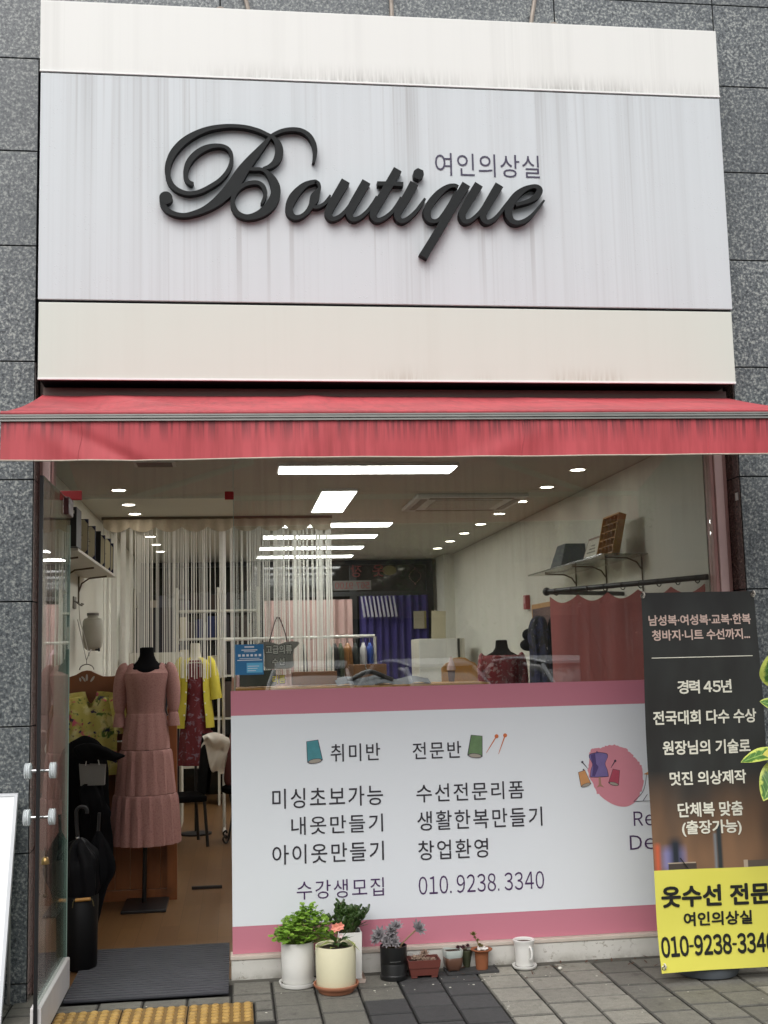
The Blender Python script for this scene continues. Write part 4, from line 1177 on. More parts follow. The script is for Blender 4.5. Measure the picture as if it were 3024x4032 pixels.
mb.grid(lambda u, v: (Vector(fcur(u, v)) + Vector((.004, .003, 0))), 110, 16)
mb.build('cloth', FITC, fc, smooth=True)

# wall call button, door frame and clothes on the right wall
t = thing('fire_alarm', 'small red alarm box on the right wall', 'alarm box', (2.465, 3.9, 1.94))
mb = MB(); mb.box(2.44, 2.479, 3.84, 3.93, 1.88, 2.0); mb.build('case', M('red enamel', S(150, 40, 44), .4), t, bevel=.005)
mb = MB(); mb.box(2.436, 2.4395, 3.86, 3.91, 1.93, 1.985); mb.build('button', M('pale pink plate', S(196, 150, 150), .4), t)
t = thing('mirror', 'wood framed mirror on the right wall behind the fitting curtain', 'mirror', (2.47, 3.4, .9))
mb = MB(); mb.box(2.452, 2.479, 3.05, 3.70, .35, 1.91); mb.build('frame', OAK, t, bevel=.004)
mb = MB(); mb.box(2.449, 2.4515, 3.09, 3.66, .39, 1.87); mb.build('glass', M('dark mirror', S(60, 58, 54), .1, .8), t)
HANGC = print_mat('navy patterned dress cloth', S(34, 38, 72), [(S(20, 20, 26), 9, .45, .55), (S(150, 144, 150), 26, .66, .70)])
t = thing('hanging_clothes', 'bunch of navy and black clothes hanging beside the fitting curtain', 'clothes', (2.38, 3.2, 1.2))
mb = MB(); garment(mb, [(1.80, 2.38, 3.2, .02, .03, 0), (1.77, 2.375, 3.2, .055, .10, .03), (1.66, 2.37, 3.2, .075, .14, .08), (1.5, 2.375, 3.2, .07, .15, .1), (1.3, 2.38, 3.2, .075, .16, .1), (1.12, 2.38, 3.2, .07, .16, .12)], 40, 7); mb.build('navy_dress', HANGC, t, smooth=True)
mb = MB(); mb.ball((2.315, 3.28, 1.655), (.055, .07, .05), 14, 8); mb.ball((2.30, 3.28, 1.575), (.062, .07, .048), 14, 8); mb.build('cap', BLACK_F, t, smooth=True)

# red dress form on the right, by the window film
RED_F = print_mat('crimson floral satin', S(132, 30, 40), [(S(168, 130, 130), 26, .54, .60), (S(90, 16, 24), 18, .58, .66)], .6)
mq2 = thing('mannequin', 'black dress form in a crimson floral blouse near the right wall', 'mannequin', (2.2, 3.7, 0))
mb = MB(); mb.lathe([(.036, 1.625), (.048, 1.620), (.05, 1.598), (.055, 1.56), (.075, 1.53), (.13, 1.50), (.160, 1.475), (.148, 1.35), (.12, 1.2), (.15, 1.0), (.13, .9)], (2.185, 3.7, 0), 26, sy=.62, cap0=True, cap1=True); mb.build('torso', BLACK_F, mq2, smooth=True)
mb = MB(); mb.tube([(2.185, 3.7, 0), (2.185, 3.7, .95)], .015, 8); mb.lathe([(.16, 0), (.16, .015), (.02, .03)], (2.185, 3.7, 0), 20); mb.build('stand', BLACK_M, mq2, smooth=True)
rb = thing('blouse', 'crimson floral blouse with grey petals on the black dress form at the right', 'blouse', (2.185, 3.7, .9))
mb = MB(); garment(mb, [(1.500, 2.185, 3.7, .152, .075, 0), (1.475, 2.185, 3.7, .176, .11, .004), (1.35, 2.185, 3.7, .168, .115, .012), (1.2, 2.185, 3.7, .14, .10, .03), (1.0, 2.185, 3.7, .19, .14, .05)], 60, 9); mb.build('body', RED_F, rb, smooth=True)
mb = MB()
def yoke2(u, v):
    a = 2 * pi * u; front = max(0, -sin(a))
    zi = 1.512 - .075 * front ** 3; zo = 1.482
    return (2.185 + (.078 + .085 * v) * cos(a), 3.7 + (.05 + .05 * v) * sin(a) - .02 * front, zi + (zo - zi) * v)
mb.grid(yoke2, 40, 4, closed=True); mb.build('yoke', RED_F, rb, smooth=True)
for sx in (-1, 1):
    mb = MB(); sleeve(mb, [(2.185 + sx * .15, 3.7, 1.50, .03), (2.185 + sx * .162, 3.7, 1.482, .034), (2.185 + sx * .172, 3.69, 1.40, .038), (2.185 + sx * .176, 3.68, 1.28, .036), (2.185 + sx * .178, 3.67, 1.15, .034)]); mb.build('sleeve', RED_F, rb, smooth=True)

# yellow coat over a red floral dress, on a pale form behind the string curtain
YEL = M('yellow wool', S(200, 186, 66), .85, var=(20, .08))
RED_D = print_mat('dark red floral dress cloth', S(96, 22, 30), [(S(120, 96, 108), 22, .55, .64)], .75)
X, Y = -.355, 4.85
mq3 = thing('mannequin', 'cream dress form wearing the yellow coat behind the string curtain', 'mannequin', (X, Y, 0))
mb = MB(); mb.lathe([(.046, 1.672), (.050, 1.66), (.052, 1.60), (.060, 1.545), (.10, 1.52), (.15, 1.50), (.15, 1.35), (.12, 1.2), (.15, 1.0), (.12, .9)], (X, Y, 0), 24, sy=.6, cap1=True); mb.build('torso', M('cream jersey', S(196, 190, 172), .8), mq3, smooth=True)
mb = MB(); mb.tube([(X, Y, 0), (X, Y, .95)], .015, 8); mb.lathe([(.16, 0), (.16, .015), (.02, .03)], (X, Y, 0), 20); mb.build('stand', BLACK_M, mq3, smooth=True)
rd = tag(MB().build('tmp', RED_D), None) ; bpy.data.objects.remove(rd)
mb = MB(); garment(mb, [(1.52, X, Y, .10, .06, 0), (1.48, X, Y, .123, .08, 0), (1.3, X, Y, .11, .085, .01), (1.15, X, Y, .10, .076, .02), (.9, X, Y, .13, .10, .05), (.60, X, Y, .15, .12, .07)], 56, 8)
tag(mb.build('red_dress', RED_D, smooth=True), 'dark red floral dress worn under the yellow coat', 'dress')
ct = thing('coat', 'open yellow coat with pearl buttons over the red floral dress', 'coat', (X, Y, .7))
ct.scale = mq3.scale = (.86, .86, 1)
for sx in (-1, 1):
    mb = MB()
    def half(u, v, sx=sx):
        a0 = -pi / 2 + sx * (.50 + .10 * v)
        a = a0 + sx * u * (pi - .55)
        z = 1.545 - .62 * v * 1.0
        rx = (.155 if v > .08 else .06 + .095 * (v / .08) ** .6) * (1 - .10 * sin(pi * min(1, v * 1.2)) + .18 * v * v)
        ry = rx * .72
        if v < .08: z -= .012 * (v / .08)
        return (X + (rx + .012) * cos(a), Y + (ry + .012) * sin(a), z)
    mb.grid(half, 26, 26)
    mb.grid(lambda u, v: Vector(half(u, v)) * 1.0 + Vector((-.004 * cos(-pi / 2 + u * sx * 3), .004, 0)), 26, 26)
    mb.build('front_panel', YEL, ct, smooth=True)
    mb = MB(); sleeve(mb, [(X + sx * .12, Y, 1.525, .03), (X + sx * .155, Y, 1.50, .045), (X + sx * .185, Y - .01, 1.38, .055), (X + sx * .205, Y - .02, 1.25, .058), (X + sx * .215, Y - .02, 1.175, .062)]); mb.build('sleeve', YEL, ct, smooth=True)
    for k in range(5):
        z = 1.44 - .10 * k
        p = half(0.03, (1.545 - z) / .62)
        mb = MB(); mb.ball((p[0], p[1] - .008, z), .009, 10, 6); mb.build('button', M('pearl', S(214, 208, 190), .3), ct, smooth=True)

# chairs
CHB = M('black chair paint', S(22, 21, 22), .5)
ch = thing('chair', 'black upholstered chair with a white cloth over its back, seen through the doorway', 'chair', (-.49, 4.28, 0), -pi / 2 + .22)
def cl(o, mb, name, m, **k): return mb.build(name, m, o, local=True, **k)
mb = MB(); mb.box(-.21, .21, -.21, .21, .36, .41); cl(ch, mb, 'seat', BLACK_F, bevel=.015)
mb = MB(); mb.grid(lambda u, v: (-.20 + .40 * u, .20 + .05 * v - .02 * cos((u - .5) * pi), .42 + .48 * v), 10, 8); mb.grid(lambda u, v: (-.20 + .40 * u, .23 + .05 * v - .02 * cos((u - .5) * pi), .42 + .48 * v), 10, 8); cl(ch, mb, 'backrest', BLACK_F, smooth=True)
for sx in (-1, 1):
    for sy in (-1, 1):
        mb = MB(); mb.tube([(sx * .19, sy * .19, .37), (sx * .205, sy * .215, 0)], .013, 8); cl(ch, mb, 'leg', CHB)
ck = thing('white_cloth', 'crumpled white cloth thrown over the back of the black chair', 'cloth', (-.18, 4.55, .7))
CLO = M('white cotton', S(206, 200, 188), .9)
mb = MB()
def drape(u, v):
    top = .895 + .028 * sin(pi * min(1, u * 1.15)) - .10 * max(0, u - .75) ** 1.2
    bot = .80 - .22 * sin(pi * min(1, max(0, u - .18) / .9)) ** .8 + .03 * sin(u * 13)
    fold = .012 * sin(u * 19 + v * 4) * v + .008 * sin(v * 10 + u * 6)
    return (-.275 + .215 * u + .012 * sin(v * 5), 4.09 - .03 * sin(pi * min(1, v * 2.2)) + fold, top + (bot - top) * v)
mb.grid(drape, 24, 28); mb.grid(lambda u, v: Vector(drape(u, v)) + Vector((0, .006, -.004)), 24, 28)
mb.build('cloth', CLO, ck, smooth=True)
ic = thing('chair', 'wrought iron stool with scrolled feet at the edge of the window film', 'stool', (.02, 4.3, 0))
mb = MB(); mb.lathe([(.15, .0), (.18, .02), (.18, .05), (.14, .07)], (.05, 4.35, .40), 24, cap1=True); mb.build('cushion', BLACK_F, ic, smooth=True)
for k in range(4):
    a = pi / 4 + pi / 2 * k
    d = Vector((cos(a), sin(a), 0)); c = Vector((.05, 4.35, 0))
    mb = MB(); mb.tube(crom([tuple(c + d * .15 + Vector((0, 0, .40))), tuple(c + d * .12 + Vector((0, 0, .25))), tuple(c + d * .16 + Vector((0, 0, .05))), tuple(c + d * .20 + Vector((0, 0, .01))), tuple(c + d * .23 + Vector((0, 0, .045))), tuple(c + d * .20 + Vector((0, 0, .07))), tuple(c + d * .185 + Vector((0, 0, .05)))], 5), .008, 7); mb.build('leg', CHB, ic, smooth=True)
gm = thing('garment', 'brownish rose garment hanging over the iron stool', 'garment', (.03, 4.25, .5))
mb = MB(); garment(mb, [(.95, .04, 4.35, .05, .05, 0), (.88, .05, 4.35, .10, .09, .05), (.7, .05, 4.35, .13, .12, .06), (.52, .05, 4.35, .15, .14, .06), (.46, .05, 4.35, .13, .12, .05)], 40, 6); mb.build('cloth', M('brown rose cloth', S(120, 72, 68), .85), gm, smooth=True)

# umbrellas in a tall black stand inside the door
us = thing('umbrella_stand', 'tall black ribbed bin with a wooden handle used as an umbrella stand', 'umbrella stand', (-.775, .36, 0))
mb = MB(); mb.lathe([(.074, .0105), (.079, .02), (.086, .36), (.084, .362), (.080, .355)], (-.775, .36, 0), 40); mb.build('bin', M('black plastic', S(14, 14, 15), .5, spec=.2), us, smooth=True)
mb = MB(); mb.tube([(-.792, .268, .352), (-.718, .268, .355)], .0085, 10); mb.build('wooden_handle', OAK, us, smooth=True)
mb = MB(); mb.tube([(-.797, .27, .353), (-.803, .272, .34), (-.806, .278, .315)], .003, 6); mb.tube([(-.714, .27, .355), (-.708, .275, .34), (-.704, .282, .318)], .003, 6); mb.build('handle_wire', M('dull brass wire', S(120, 112, 80), .4, .6), us)
um = thing('umbrella', 'folded black umbrella with a curved black handle in the umbrella stand', 'umbrella', (-.77, .36, .05))
mb = MB(); garment(mb, [(.64, -.79, .36, .012, .012, .1), (.61, -.785, .36, .05, .04, .2), (.53, -.775, .36, .085, .07, .2), (.40, -.77, .36, .080, .065, .15), (.2, -.772, .36, .05, .05, .1)], 40, 5); mb.crumple(.012, 12); mb.build('canopy', M('black nylon', S(13, 13, 16), .6, spec=.15), um, smooth=True)
mb = MB(); mb.tube([(-.79, .36, .62), (-.80, .36, .70)] + [(-.775 + .027 * cos(a), .36, .765 + .027 * sin(a)) for a in [pi - pi * k / 10 for k in range(0, 12)]], .009, 8); mb.build('handle', BLACKR, um, smooth=True)
mb = MB(); mb.tube([(-.791, .36, .625), (-.793, .36, .645)], .0105, 8); mb.build('ferrule', CHROME, um)
um2 = thing('umbrella', 'second folded black umbrella with a loose canopy behind the curved handle', 'umbrella', (-.71, .42, .05))
mb = MB(); garment(mb, [(.66, -.70, .42, .01, .01, .1), (.57, -.70, .42, .05, .04, .22), (.46, -.70, .42, .072, .055, .25), (.36, -.715, .42, .05, .045, .2), (.15, -.745, .40, .03, .03, .1)], 36, 5, 1.0); mb.build('canopy', BLACK_F, um2, smooth=True)
mb = MB(); mb.tube([(-.70, .42, .65), (-.695, .42, .75)], .008, 8); mb.build('handle', BLACKR, um2)
bg = thing('black_bag', 'black bag and cap hanging inside the doorway beside the floral blouse', 'bag', (-.83, 1.4, .6))
mb = MB()
garment(mb, [(1.035, -.88, 1.45, .02, .02, .1), (1.028, -.88, 1.45, .06, .03, .06), (.995, -.85, 1.45, .11, .04, .08), (.955, -.80, 1.45, .14, .035, .08), (.935, -.80, 1.45, .10, .025, .1)], 44, 5); mb.crumple(.022, 9)
mb.build('cap', BLACK_F, bg, smooth=True)
mb = MB(); garment(mb, [(.78, -.87, 1.5, .03, .02, .1), (.72, -.86, 1.5, .07, .04, .15), (.62, -.85, 1.5, .09, .05, .2), (.53, -.86, 1.5, .07, .04, .2), (.42, -.87, 1.5, .05, .03, .2)], 44, 5); mb.crumple(.03, 8); mb.build('bag_body', BLACK_F, bg, smooth=True)
wbag = thing('paper_bag', 'white shopping bag hanging in the doorway below the black cap', 'bag', (-.86, 1.5, .77))
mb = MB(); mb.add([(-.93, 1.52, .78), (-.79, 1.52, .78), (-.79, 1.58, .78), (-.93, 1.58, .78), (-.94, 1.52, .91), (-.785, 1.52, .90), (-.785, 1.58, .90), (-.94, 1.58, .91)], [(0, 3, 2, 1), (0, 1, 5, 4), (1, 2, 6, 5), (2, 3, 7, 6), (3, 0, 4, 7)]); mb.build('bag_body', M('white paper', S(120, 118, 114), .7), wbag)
mb = MB(); mb.tube(crom([(-.90, 1.519, .90), (-.89, 1.515, .94), (-.86, 1.513, .955), (-.83, 1.515, .94), (-.82, 1.519, .90)], 5), .003, 6); mb.build('handle', M('white cord', S(190, 186, 180), .8), wbag)
bc = thing('dark_filler_coat', 'added black coat filling the doorway corner with dark behind the paper bag', 'coat', (-.90, 1.6, .3))
mb = MB(); garment(mb, [(1.06, -.93, 1.63, .02, .02, 0), (1.03, -.93, 1.63, .09, .04, .05), (.95, -.925, 1.63, .125, .055, .08), (.7, -.92, 1.63, .135, .06, .12), (.34, -.91, 1.63, .145, .065, .14)], 44, 6); mb.crumple(.02, 7); mb.build('cloth', BLACK_F, bc, smooth=True)  # invented coat, makes the doorway corner one continuous dark area
tl = MB(); tl.box(-.30, -.10, 2.30, 2.33, .0, .018)
tag(tl.build('wooden_strip', M('dark strip', S(36, 30, 28), .6)), 'short dark strip lying on the wooden floor beyond the doorway', 'strip')

# white clothes rail with clothes
ra = thing('clothes_rack', 'white tube clothes rack crossing the shop behind the string curtain', 'clothes rack', (.6, 5.0, 0))
WT = M('white tube', S(206, 204, 196), .35)
mb = MB(); mb.tube([(-.11, 5, 1.70), (1.285, 5, 1.706)], .014, 8); mb.build('top_rail', WT, ra, smooth=True)
for x in (-.11, 1.285):
    mb = MB(); mb.tube([(x, 5, 0.02), (x, 5, 1.70)], .014, 8); mb.tube([(x, 4.75, .02), (x, 5.25, .02)], .014, 8); mb.build('upright', WT, ra, smooth=True)
def hung(x, m, wd, lab, zt=1.645, zb=.95, d=.16):
    t = thing('hanging_garment', lab, 'garment', (x, 5.0, zb), 0, 'clothes on the white rack')
    mb = MB()
    garment(mb, [(zt, x, 5, .012, .02, 0), (zt - .03, x, 5, wd * .5, d * .62, .03), (zt - .07, x, 5, wd * .75, d, .06), (zt - .30, x, 5, wd, d * .95, .10), (zb, x, 5, wd * 1.05, d, .14)], 36, 6)
    mb.build('cloth', m, t, smooth=True)
    mb = MB(); mb.tube(crom([(x, 5, zt - .005), (x, 5, zt + .03), (x, 5.012, zt + .05), (x, 5.0, 1.722), (x, 4.985, 1.705)], 4), .003, 5); mb.build('hanger_hook', M('steel wire', S(170, 168, 160), .35, .8), t)
hung(.86, M('mint shirt', S(132, 150, 144), .8), .03, 'pale mint shirt at the left of the visible rack clothes')
hung(.91, M('black jacket', S(26, 26, 28), .8), .04, 'black jacket on the white rack beside the mint shirt')
hung(.965, M('olive print shirt', S(74, 84, 62), .8), .03, 'olive shirt on the white rack beside the black jacket')
hung(1.03, M('tan leather jacket', S(140, 94, 50), .6), .05, 'tan jacket in the middle of the rack clothes')
hung(1.10, M('dark green jacket', S(40, 46, 42), .8), .028, 'dark green jacket behind the tan jacket')
hung(1.175, M('white blouse', S(196, 192, 190), .8), .03, 'white blouse on the rack beside the blue shirt')
hung(1.235, M('royal blue shirt', S(38, 70, 146), .7), .032, 'royal blue shirt near the right end of the white rack')
hung(.62, M('grey coat', S(92, 92, 90), .8), .04, 'grey coat on the rack behind the thick part of the string curtain')
hung(.02, M('pale pink top', S(206, 172, 176), .8), .05, 'pale pink top at the left end of the white rack')
hung(.14, M('rust shirt', S(130, 70, 56), .8), .03, 'rust shirt on the rack next to the pale pink top')
hung(.28, M('grey blue shirt', S(110, 124, 140), .8), .03, 'grey blue shirt on the rack behind the tee shaped sign')

# dark shelving with cloth behind the string curtain, left back
bk = thing('fabric_shelf', 'tall white shelving full of dark clothes at the back left behind the string curtain', 'shelving', (-.5, 7.2, 0))
mb = MB()
for x in (-1.06, -.62, -.18, .25): mb.box(x - .012, x + .012, 6.9, 7.3, 0, 2.3)
for z in (.4, .9, 1.35, 1.75, 2.05): mb.box(-1.045, .235, 6.92, 7.29, z - .01, z + .01)
mb.build('shelf_frame', SHW, bk)
cols = [S(40, 36, 40), S(70, 70, 80), S(110, 46, 50), S(150, 140, 128), S(60, 50, 44), S(190, 180, 150), S(36, 44, 80), S(90, 96, 96)]
cm = [M('folded cloth', c, .85) for c in cols]
rnd = random.Random(3)
for z, h in ((.41, .42), (.91, .40), (1.36, .36), (1.76, .26), (2.06, .22)):
    for xa in (-1.03, -.59, -.15):
        x = xa
        while x < xa + .33:
            wd = rnd.uniform(.04, .13)
            hh = h * rnd.uniform(.45, .95)
            mb = MB(); mb.obox((x + wd / 2, 7.08, z + hh / 2 + .002), (wd - .006, .28, hh), (0, 0, rnd.uniform(-.03, .03)))
            mb.build('folded_cloth', rnd.choice(cm), bk, bevel=.012)
            x += wd
pr = thing('cutting_cabinet', 'white cabinet with a dark fabric roll behind the string curtain at the left', 'cabinet', (-.72, 5.4, 0))
mb = MB(); mb.box(-.98, -.50, 5.3, 5.7, 0, 1.60); mb.build('carcass', SHW, pr, bevel=.004)
mb = MB(); mb.box(-.96, -.75, 5.294, 5.2995, .05, 1.50); mb.box(-.74, -.52, 5.294, 5.2995, .05, 1.50); mb.build('door', M('dark navy cloth', S(30, 30, 44), .7), pr)
mb = MB(); mb.box(-.93, -.56, 5.35, 5.55, 1.602, 2.02); mb.build('dark_board', M('near black board', S(26, 24, 34), .6), pr)

# white cabinet and pale board against the back right
wc = thing('white_cabinet', 'plain white upright cabinet at the back right of the shop', 'cabinet', (2.1, 6.0, 0))
mb = MB(); mb.box(1.85, 2.33, 6.0, 6.5, .05, 1.685); mb.build('body', SHW, wc, bevel=.008)
mb = MB(); mb.box(1.852, 2.25, 5.985, 5.998, .08, 1.68); mb.build('door', WHITE_P, wc, bevel=.006)
mb = MB(); mb.box(2.255, 2.275, 5.984, 5.999, .08, 1.68); mb.build('handle_gap', M('dark recess', S(60, 58, 54), .7), wc)
mb = MB(); mb.obox((2.13, 6.38, 1.83), (.15, .012, .30), (-.12, .05, 0)); tag(mb.build('pale_board', M('pale chipboard', S(176, 168, 142), .8)), 'narrow pale board standing on top of the white cabinet', 'board')
wcH = thing('wooden_chair', 'small carved wooden chair back beside the crimson blouse', 'chair', (1.9, 4.4, 0))
mb = MB(); mb.prism([(1.80, 1.0), (2.13, 1.0), (2.13, 1.40), (2.10, 1.44), (2.06, 1.455), (2.02, 1.485), (1.96, 1.49), (1.91, 1.485), (1.88, 1.455), (1.84, 1.44), (1.80, 1.40)], 4.4, 4.43); mb.build('backrest', OAK, wcH, bevel=.006)
mb = MB(); mb.box(1.80, 2.13, 4.05, 4.40, .95, .998); mb.build('seat', OAK, wcH)
for x in (1.82, 2.11):
    for y in (4.07, 4.38):
        mb = MB(); mb.tube([(x, y, 0), (x, y, .95)], .018, 8); mb.build('leg', OAK, wcH)
ckn = thing('cone_ornament', 'pale pink paper cone standing in a small pot near the window film', 'ornament', (1.62, 3.2, 1.3))
mb = MB(); mb.lathe([(.035, 0), (.033, .02), (.006, .10), (.0005, .105)], (1.665, 3.2, 1.395), 20); mb.build('cone', M('pale pink paper', S(200, 174, 170), .8), ckn, smooth=True)
mb = MB(); mb.lathe([(.022, 0), (.030, .085)], (1.665, 3.2, 1.305), 16, cap1=True); mb.build('cup', M('dark print cup', S(84, 60, 58), .6), ckn, smooth=True)
# work table behind the film carrying the clutter
wt = thing('work_table', 'long cutting table behind the window film covered with cloth and boxes', 'table', (.9, 3.2, 0))
mb = MB(); mb.box(.0, 1.9, 2.9, 3.5, 1.27, 1.30); mb.build('table_top', OAK, wt)
for x in (.05, 1.85):
    for y in (2.95, 3.45):
        mb = MB(); mb.box(x - .03, x + .03, y - .03, y + .03, 0, 1.268); mb.build('leg', OAK, wt)
def boxy(name, lab, cat, c, s, m, rz=0, b=.006):
    mb = MB(); mb.obox(c, s, (0, 0, rz)); return tag(mb.build(name, m, bevel=b), lab, cat)
boxy('wooden_tray', 'slatted brown wooden tray on the cutting table behind the tee shaped sign', 'tray', (.60, 3.25, 1.36), (.34, .2, .10), M('brown slats', S(112, 74, 42), .6))
boxy('cardboard_box', 'brown cardboard box on the cutting table under the tan jacket', 'box', (1.02, 3.3, 1.38), (.26, .22, .15), M('brown card', S(120, 82, 48), .8), .1)
boxy('toolbox', 'dark green fabric box on the cutting table beside the blue poster', 'box', (.17, 3.2, 1.37), (.26, .22, .12), M('dark green cloth', S(52, 60, 54), .8), -.1)
hl = thing('hanger_pile', 'black plastic coat hanger lying on grey cloth on the cutting table', 'hanger', (1.0, 3.1, 1.31))
mb = MB(); mb.tube(crom([(.98, 3.02, 1.455), (.975, 3.02, 1.44), (.985, 3.02, 1.415), (1.0, 3.02, 1.40)], 5), .004, 6); mb.build('hook', CHROME, hl, smooth=True)
mb = MB(); mb.tube(crom([(.84, 3.02, 1.33), (.95, 3.02, 1.385), (1.0, 3.02, 1.40), (1.06, 3.02, 1.385), (1.18, 3.02, 1.33)], 5), .018, 8); mb.build('shoulder', BLACK_M, hl, smooth=True)
gc = tag(MB().grid(lambda u, v: (.75 + .75 * u, 3.02 - .08 * v + .3 * (1 - v), 1.345 + .03 * sin(u * 5) * sin(pi * v) - .04 * v * v + .012 * sin(u * 17)), 30, 10).build('grey_cloth', M('grey cloth', S(96, 100, 106), .85), smooth=True), 'grey cloth heaped on the cutting table', 'cloth')

# ---- back storefront of the building
bs = thing('back_storefront', 'dark framed glass storefront at the back of the shop with lettering seen from behind', 'storefront', (.6, 8.0, 0))
DKF = M('dark anodised frame', S(44, 46, 46), .45, .3)
t = NT('dark glass against an unlit passage'); t.base(S(30, 32, 30)); t.set(Roughness=.06); DKG = t.m
mb = MB()
for x in (-1.05, .30, 1.39, 2.305): mb.box(x - .04, x + .04, 7.90, 8.0, 0, 2.655)
mb.box(-1.0, 2.3, 7.902, 7.998, 2.235, 2.285); mb.box(-1.0, 2.3, 7.902, 7.998, 2.60, 2.654); mb.box(1.43, 2.26, 7.902, 7.998, .0, .09)
mb.build('frame', DKF, bs)
mb = MB(); mb.box(-1.0, 2.3, 7.96, 7.975, .0, 2.6); mb.build('pane', DKG, bs)
DIMR = M('dull red film', S(122, 50, 48), .6); DIMP = M('dull grey film plate', S(104, 102, 98), .6); DIMY = M('dull yellow badge', S(116, 108, 62), .6)
mb = MB(); mb.box(1.15, 1.60, 7.888, 7.896, 2.30, 2.415); mb.build('number_plate', DIMP, bs)
text_mesh('567-9100', 1.17, 1.58, 2.320, 2.395, 7.885, DIMR, bs, bold=.01, mirror=True)
text_mesh('옷', 1.62, 1.76, 2.455, 2.60, 7.894, DIMR, bs, bold=.01, mirror=True)
text_mesh('장', 1.36, 1.49, 2.455, 2.60, 7.894, DIMR, bs, bold=.01, mirror=True)
mb = MB(); mb.prism(disc_poly(1.83, 2.535, .085, .058, 24), 7.948, 7.957); mb.build('badge', DIMY, bs)
mb = MB()
for k in range(26):
    a = k / 26 * 2 * pi
    mb.ball((2.135 + .05 * cos(a) + .02 * cos(3 * a), 7.94, 2.46 + .10 * sin(a)), .006, 6, 4)
mb.build('bead_garland', M('pale beads', S(170, 130, 120), .5), bs)
def pleat(name, x0, x1, z0, z1, y, m, lab, k=60):
    mb = MB()
    f = lambda u, v: (x0 + (x1 - x0) * u, y + .022 * sin(u * (x1 - x0) * k) + .01 * sin(u * 31 + v * 2), z1 + (z0 - z1) * v)
    mb.grid(f, int(140 * (x1 - x0)), 6)
    mb.grid(lambda u, v: Vector(f(u, v)) + Vector((0, .006, 0)), int(140 * (x1 - x0)), 6)
    return tag(mb.build(name, m, smooth=True), lab, 'curtain')
pleat('pink_curtain', .34, 1.36, .1, 2.19, 7.80, M('pale pink curtain', S(188, 158, 152), .85), 'pale pink pleated curtain covering the back storefront glass')
t = NT('purple curtain cloth'); t.base(t.mix(t.noise(4, 3), S(46, 38, 92), S(64, 55, 118))); t.set(Roughness=.8)
pleat('purple_curtain', 1.44, 2.26, .1, 2.225, 7.78, t.m, 'deep purple curtain on the back door', 70)
t = thing('white_ruffle', 'short white striped ruffle hanging over the purple curtain', 'ruffle', (1.75, 7.7, 1.95))
mb = MB()
for k in range(9):
    x = 1.45 + k * .047
    mb.add([(x, 7.70, 2.215), (x + .018, 7.70, 2.215), (x + .055, 7.69, 1.98), (x + .030, 7.69, 1.97), (x, 7.705, 2.215), (x + .018, 7.705, 2.215), (x + .055, 7.70, 1.98), (x + .030, 7.70, 1.97)], [(0, 1, 2, 3), (7, 6, 5, 4), (0, 4, 5, 1), (1, 5, 6, 2), (2, 6, 7, 3), (3, 7, 4, 0)])
mb.build('ruffle_cloth', M('pale lilac cloth', S(160, 158, 170), .8), t)
mb = MB(); mb.box(2.07, 2.22, 7.72, 7.724, 1.83, 2.035); o = mb.build('door_notice', M('pale notice', S(150, 142, 122), .7)); tag(o, 'pale paper notice with a yellow edge stuck on the back door', 'notice')
mb = MB(); mb.box(2.195, 2.22, 7.7165, 7.7195, 1.83, 2.035); mb.build('yellow_edge', DIMY, o)

# ---- things stuck on or hung from the window glass
bp = thing('blue_poster', 'small blue notice with white print stuck on the window glass', 'poster', (.045, .013, 1.436))
mb = MB(); mb.box(-.0015, .138, -.0030, -.0008, 1.434, 1.582); mb.build('sheet', M('cyan blue print', S(44, 112, 160), .4, var=(14, .08)), bp)
WPR = M('white print', S(222, 226, 230), .5); LBL = M('light blue print', S(96, 178, 216), .5)
mb = MB(); mb.box(.055, .133, -.0046, -.0034, 1.444, 1.492); mb.build('print', LBL, bp)
mb = MB()
for (a, b, z, h) in ((.045, .092, 1.566, .007), (.03, .108, 1.552, .005), (.042, .098, 1.545, .003), (.02, .118, 1.512, .0025), (.01, .130, 1.503, .004)): mb.box(a, b, -.0046, -.0034, z, z + h)
for k in range(6): mb.box(.014 + k * .02, .026 + k * .02, -.0046, -.0034, 1.523, 1.534)
for k in range(3): mb.box(.06, .10 + .008 * k, -.0060, -.0048, 1.452 + .011 * k, 1.455 + .011 * k)
mb.build('print', WPR, bp)
ts = thing('tee_sign', 'hand lettered grey tee shaped board hanging on a dark rope behind the glass', 'hanging sign', (.21, .04, 1.46))
TEE = M('grey painted board', S(150, 148, 140), .6, var=(20, .15))
half = [(.020, 1.586), (.045, 1.592), (.066, 1.594), (.096, 1.590), (.104, 1.583), (.085, 1.562), (.074, 1.556), (.070, 1.52), (.074, 1.475), (.064, 1.462), (.035, 1.458)]
poly = [(.215 + a, z) for a, z in half] + [(.215 - a, z) for a, z in reversed(half)] + [(.215, 1.578)]
mb = MB(); mb.prism(poly, .030, .036); mb.build('board', TEE, ts)
mb = MB(); mb.tube(crom([(.168, .028, 1.592), (.178, .027, 1.63), (.198, .026, 1.695), (.212, .025, 1.714), (.226, .026, 1.695), (.248, .027, 1.63), (.256, .028, 1.592)], 5), .0028, 6); mb.build('rope', M('maroon cord', S(64, 40, 44), .8), ts)
mb = MB(); mb.obox((.212, .020, 1.706), (.006, .014, .018)); mb.build('glass_hook', WHITE_P, ts)
TK = M('black paint', S(24, 24, 24), .6); TW = M('pale lettering', S(226, 224, 212), .6); TY = M('yellow lettering', S(222, 200, 60), .6)
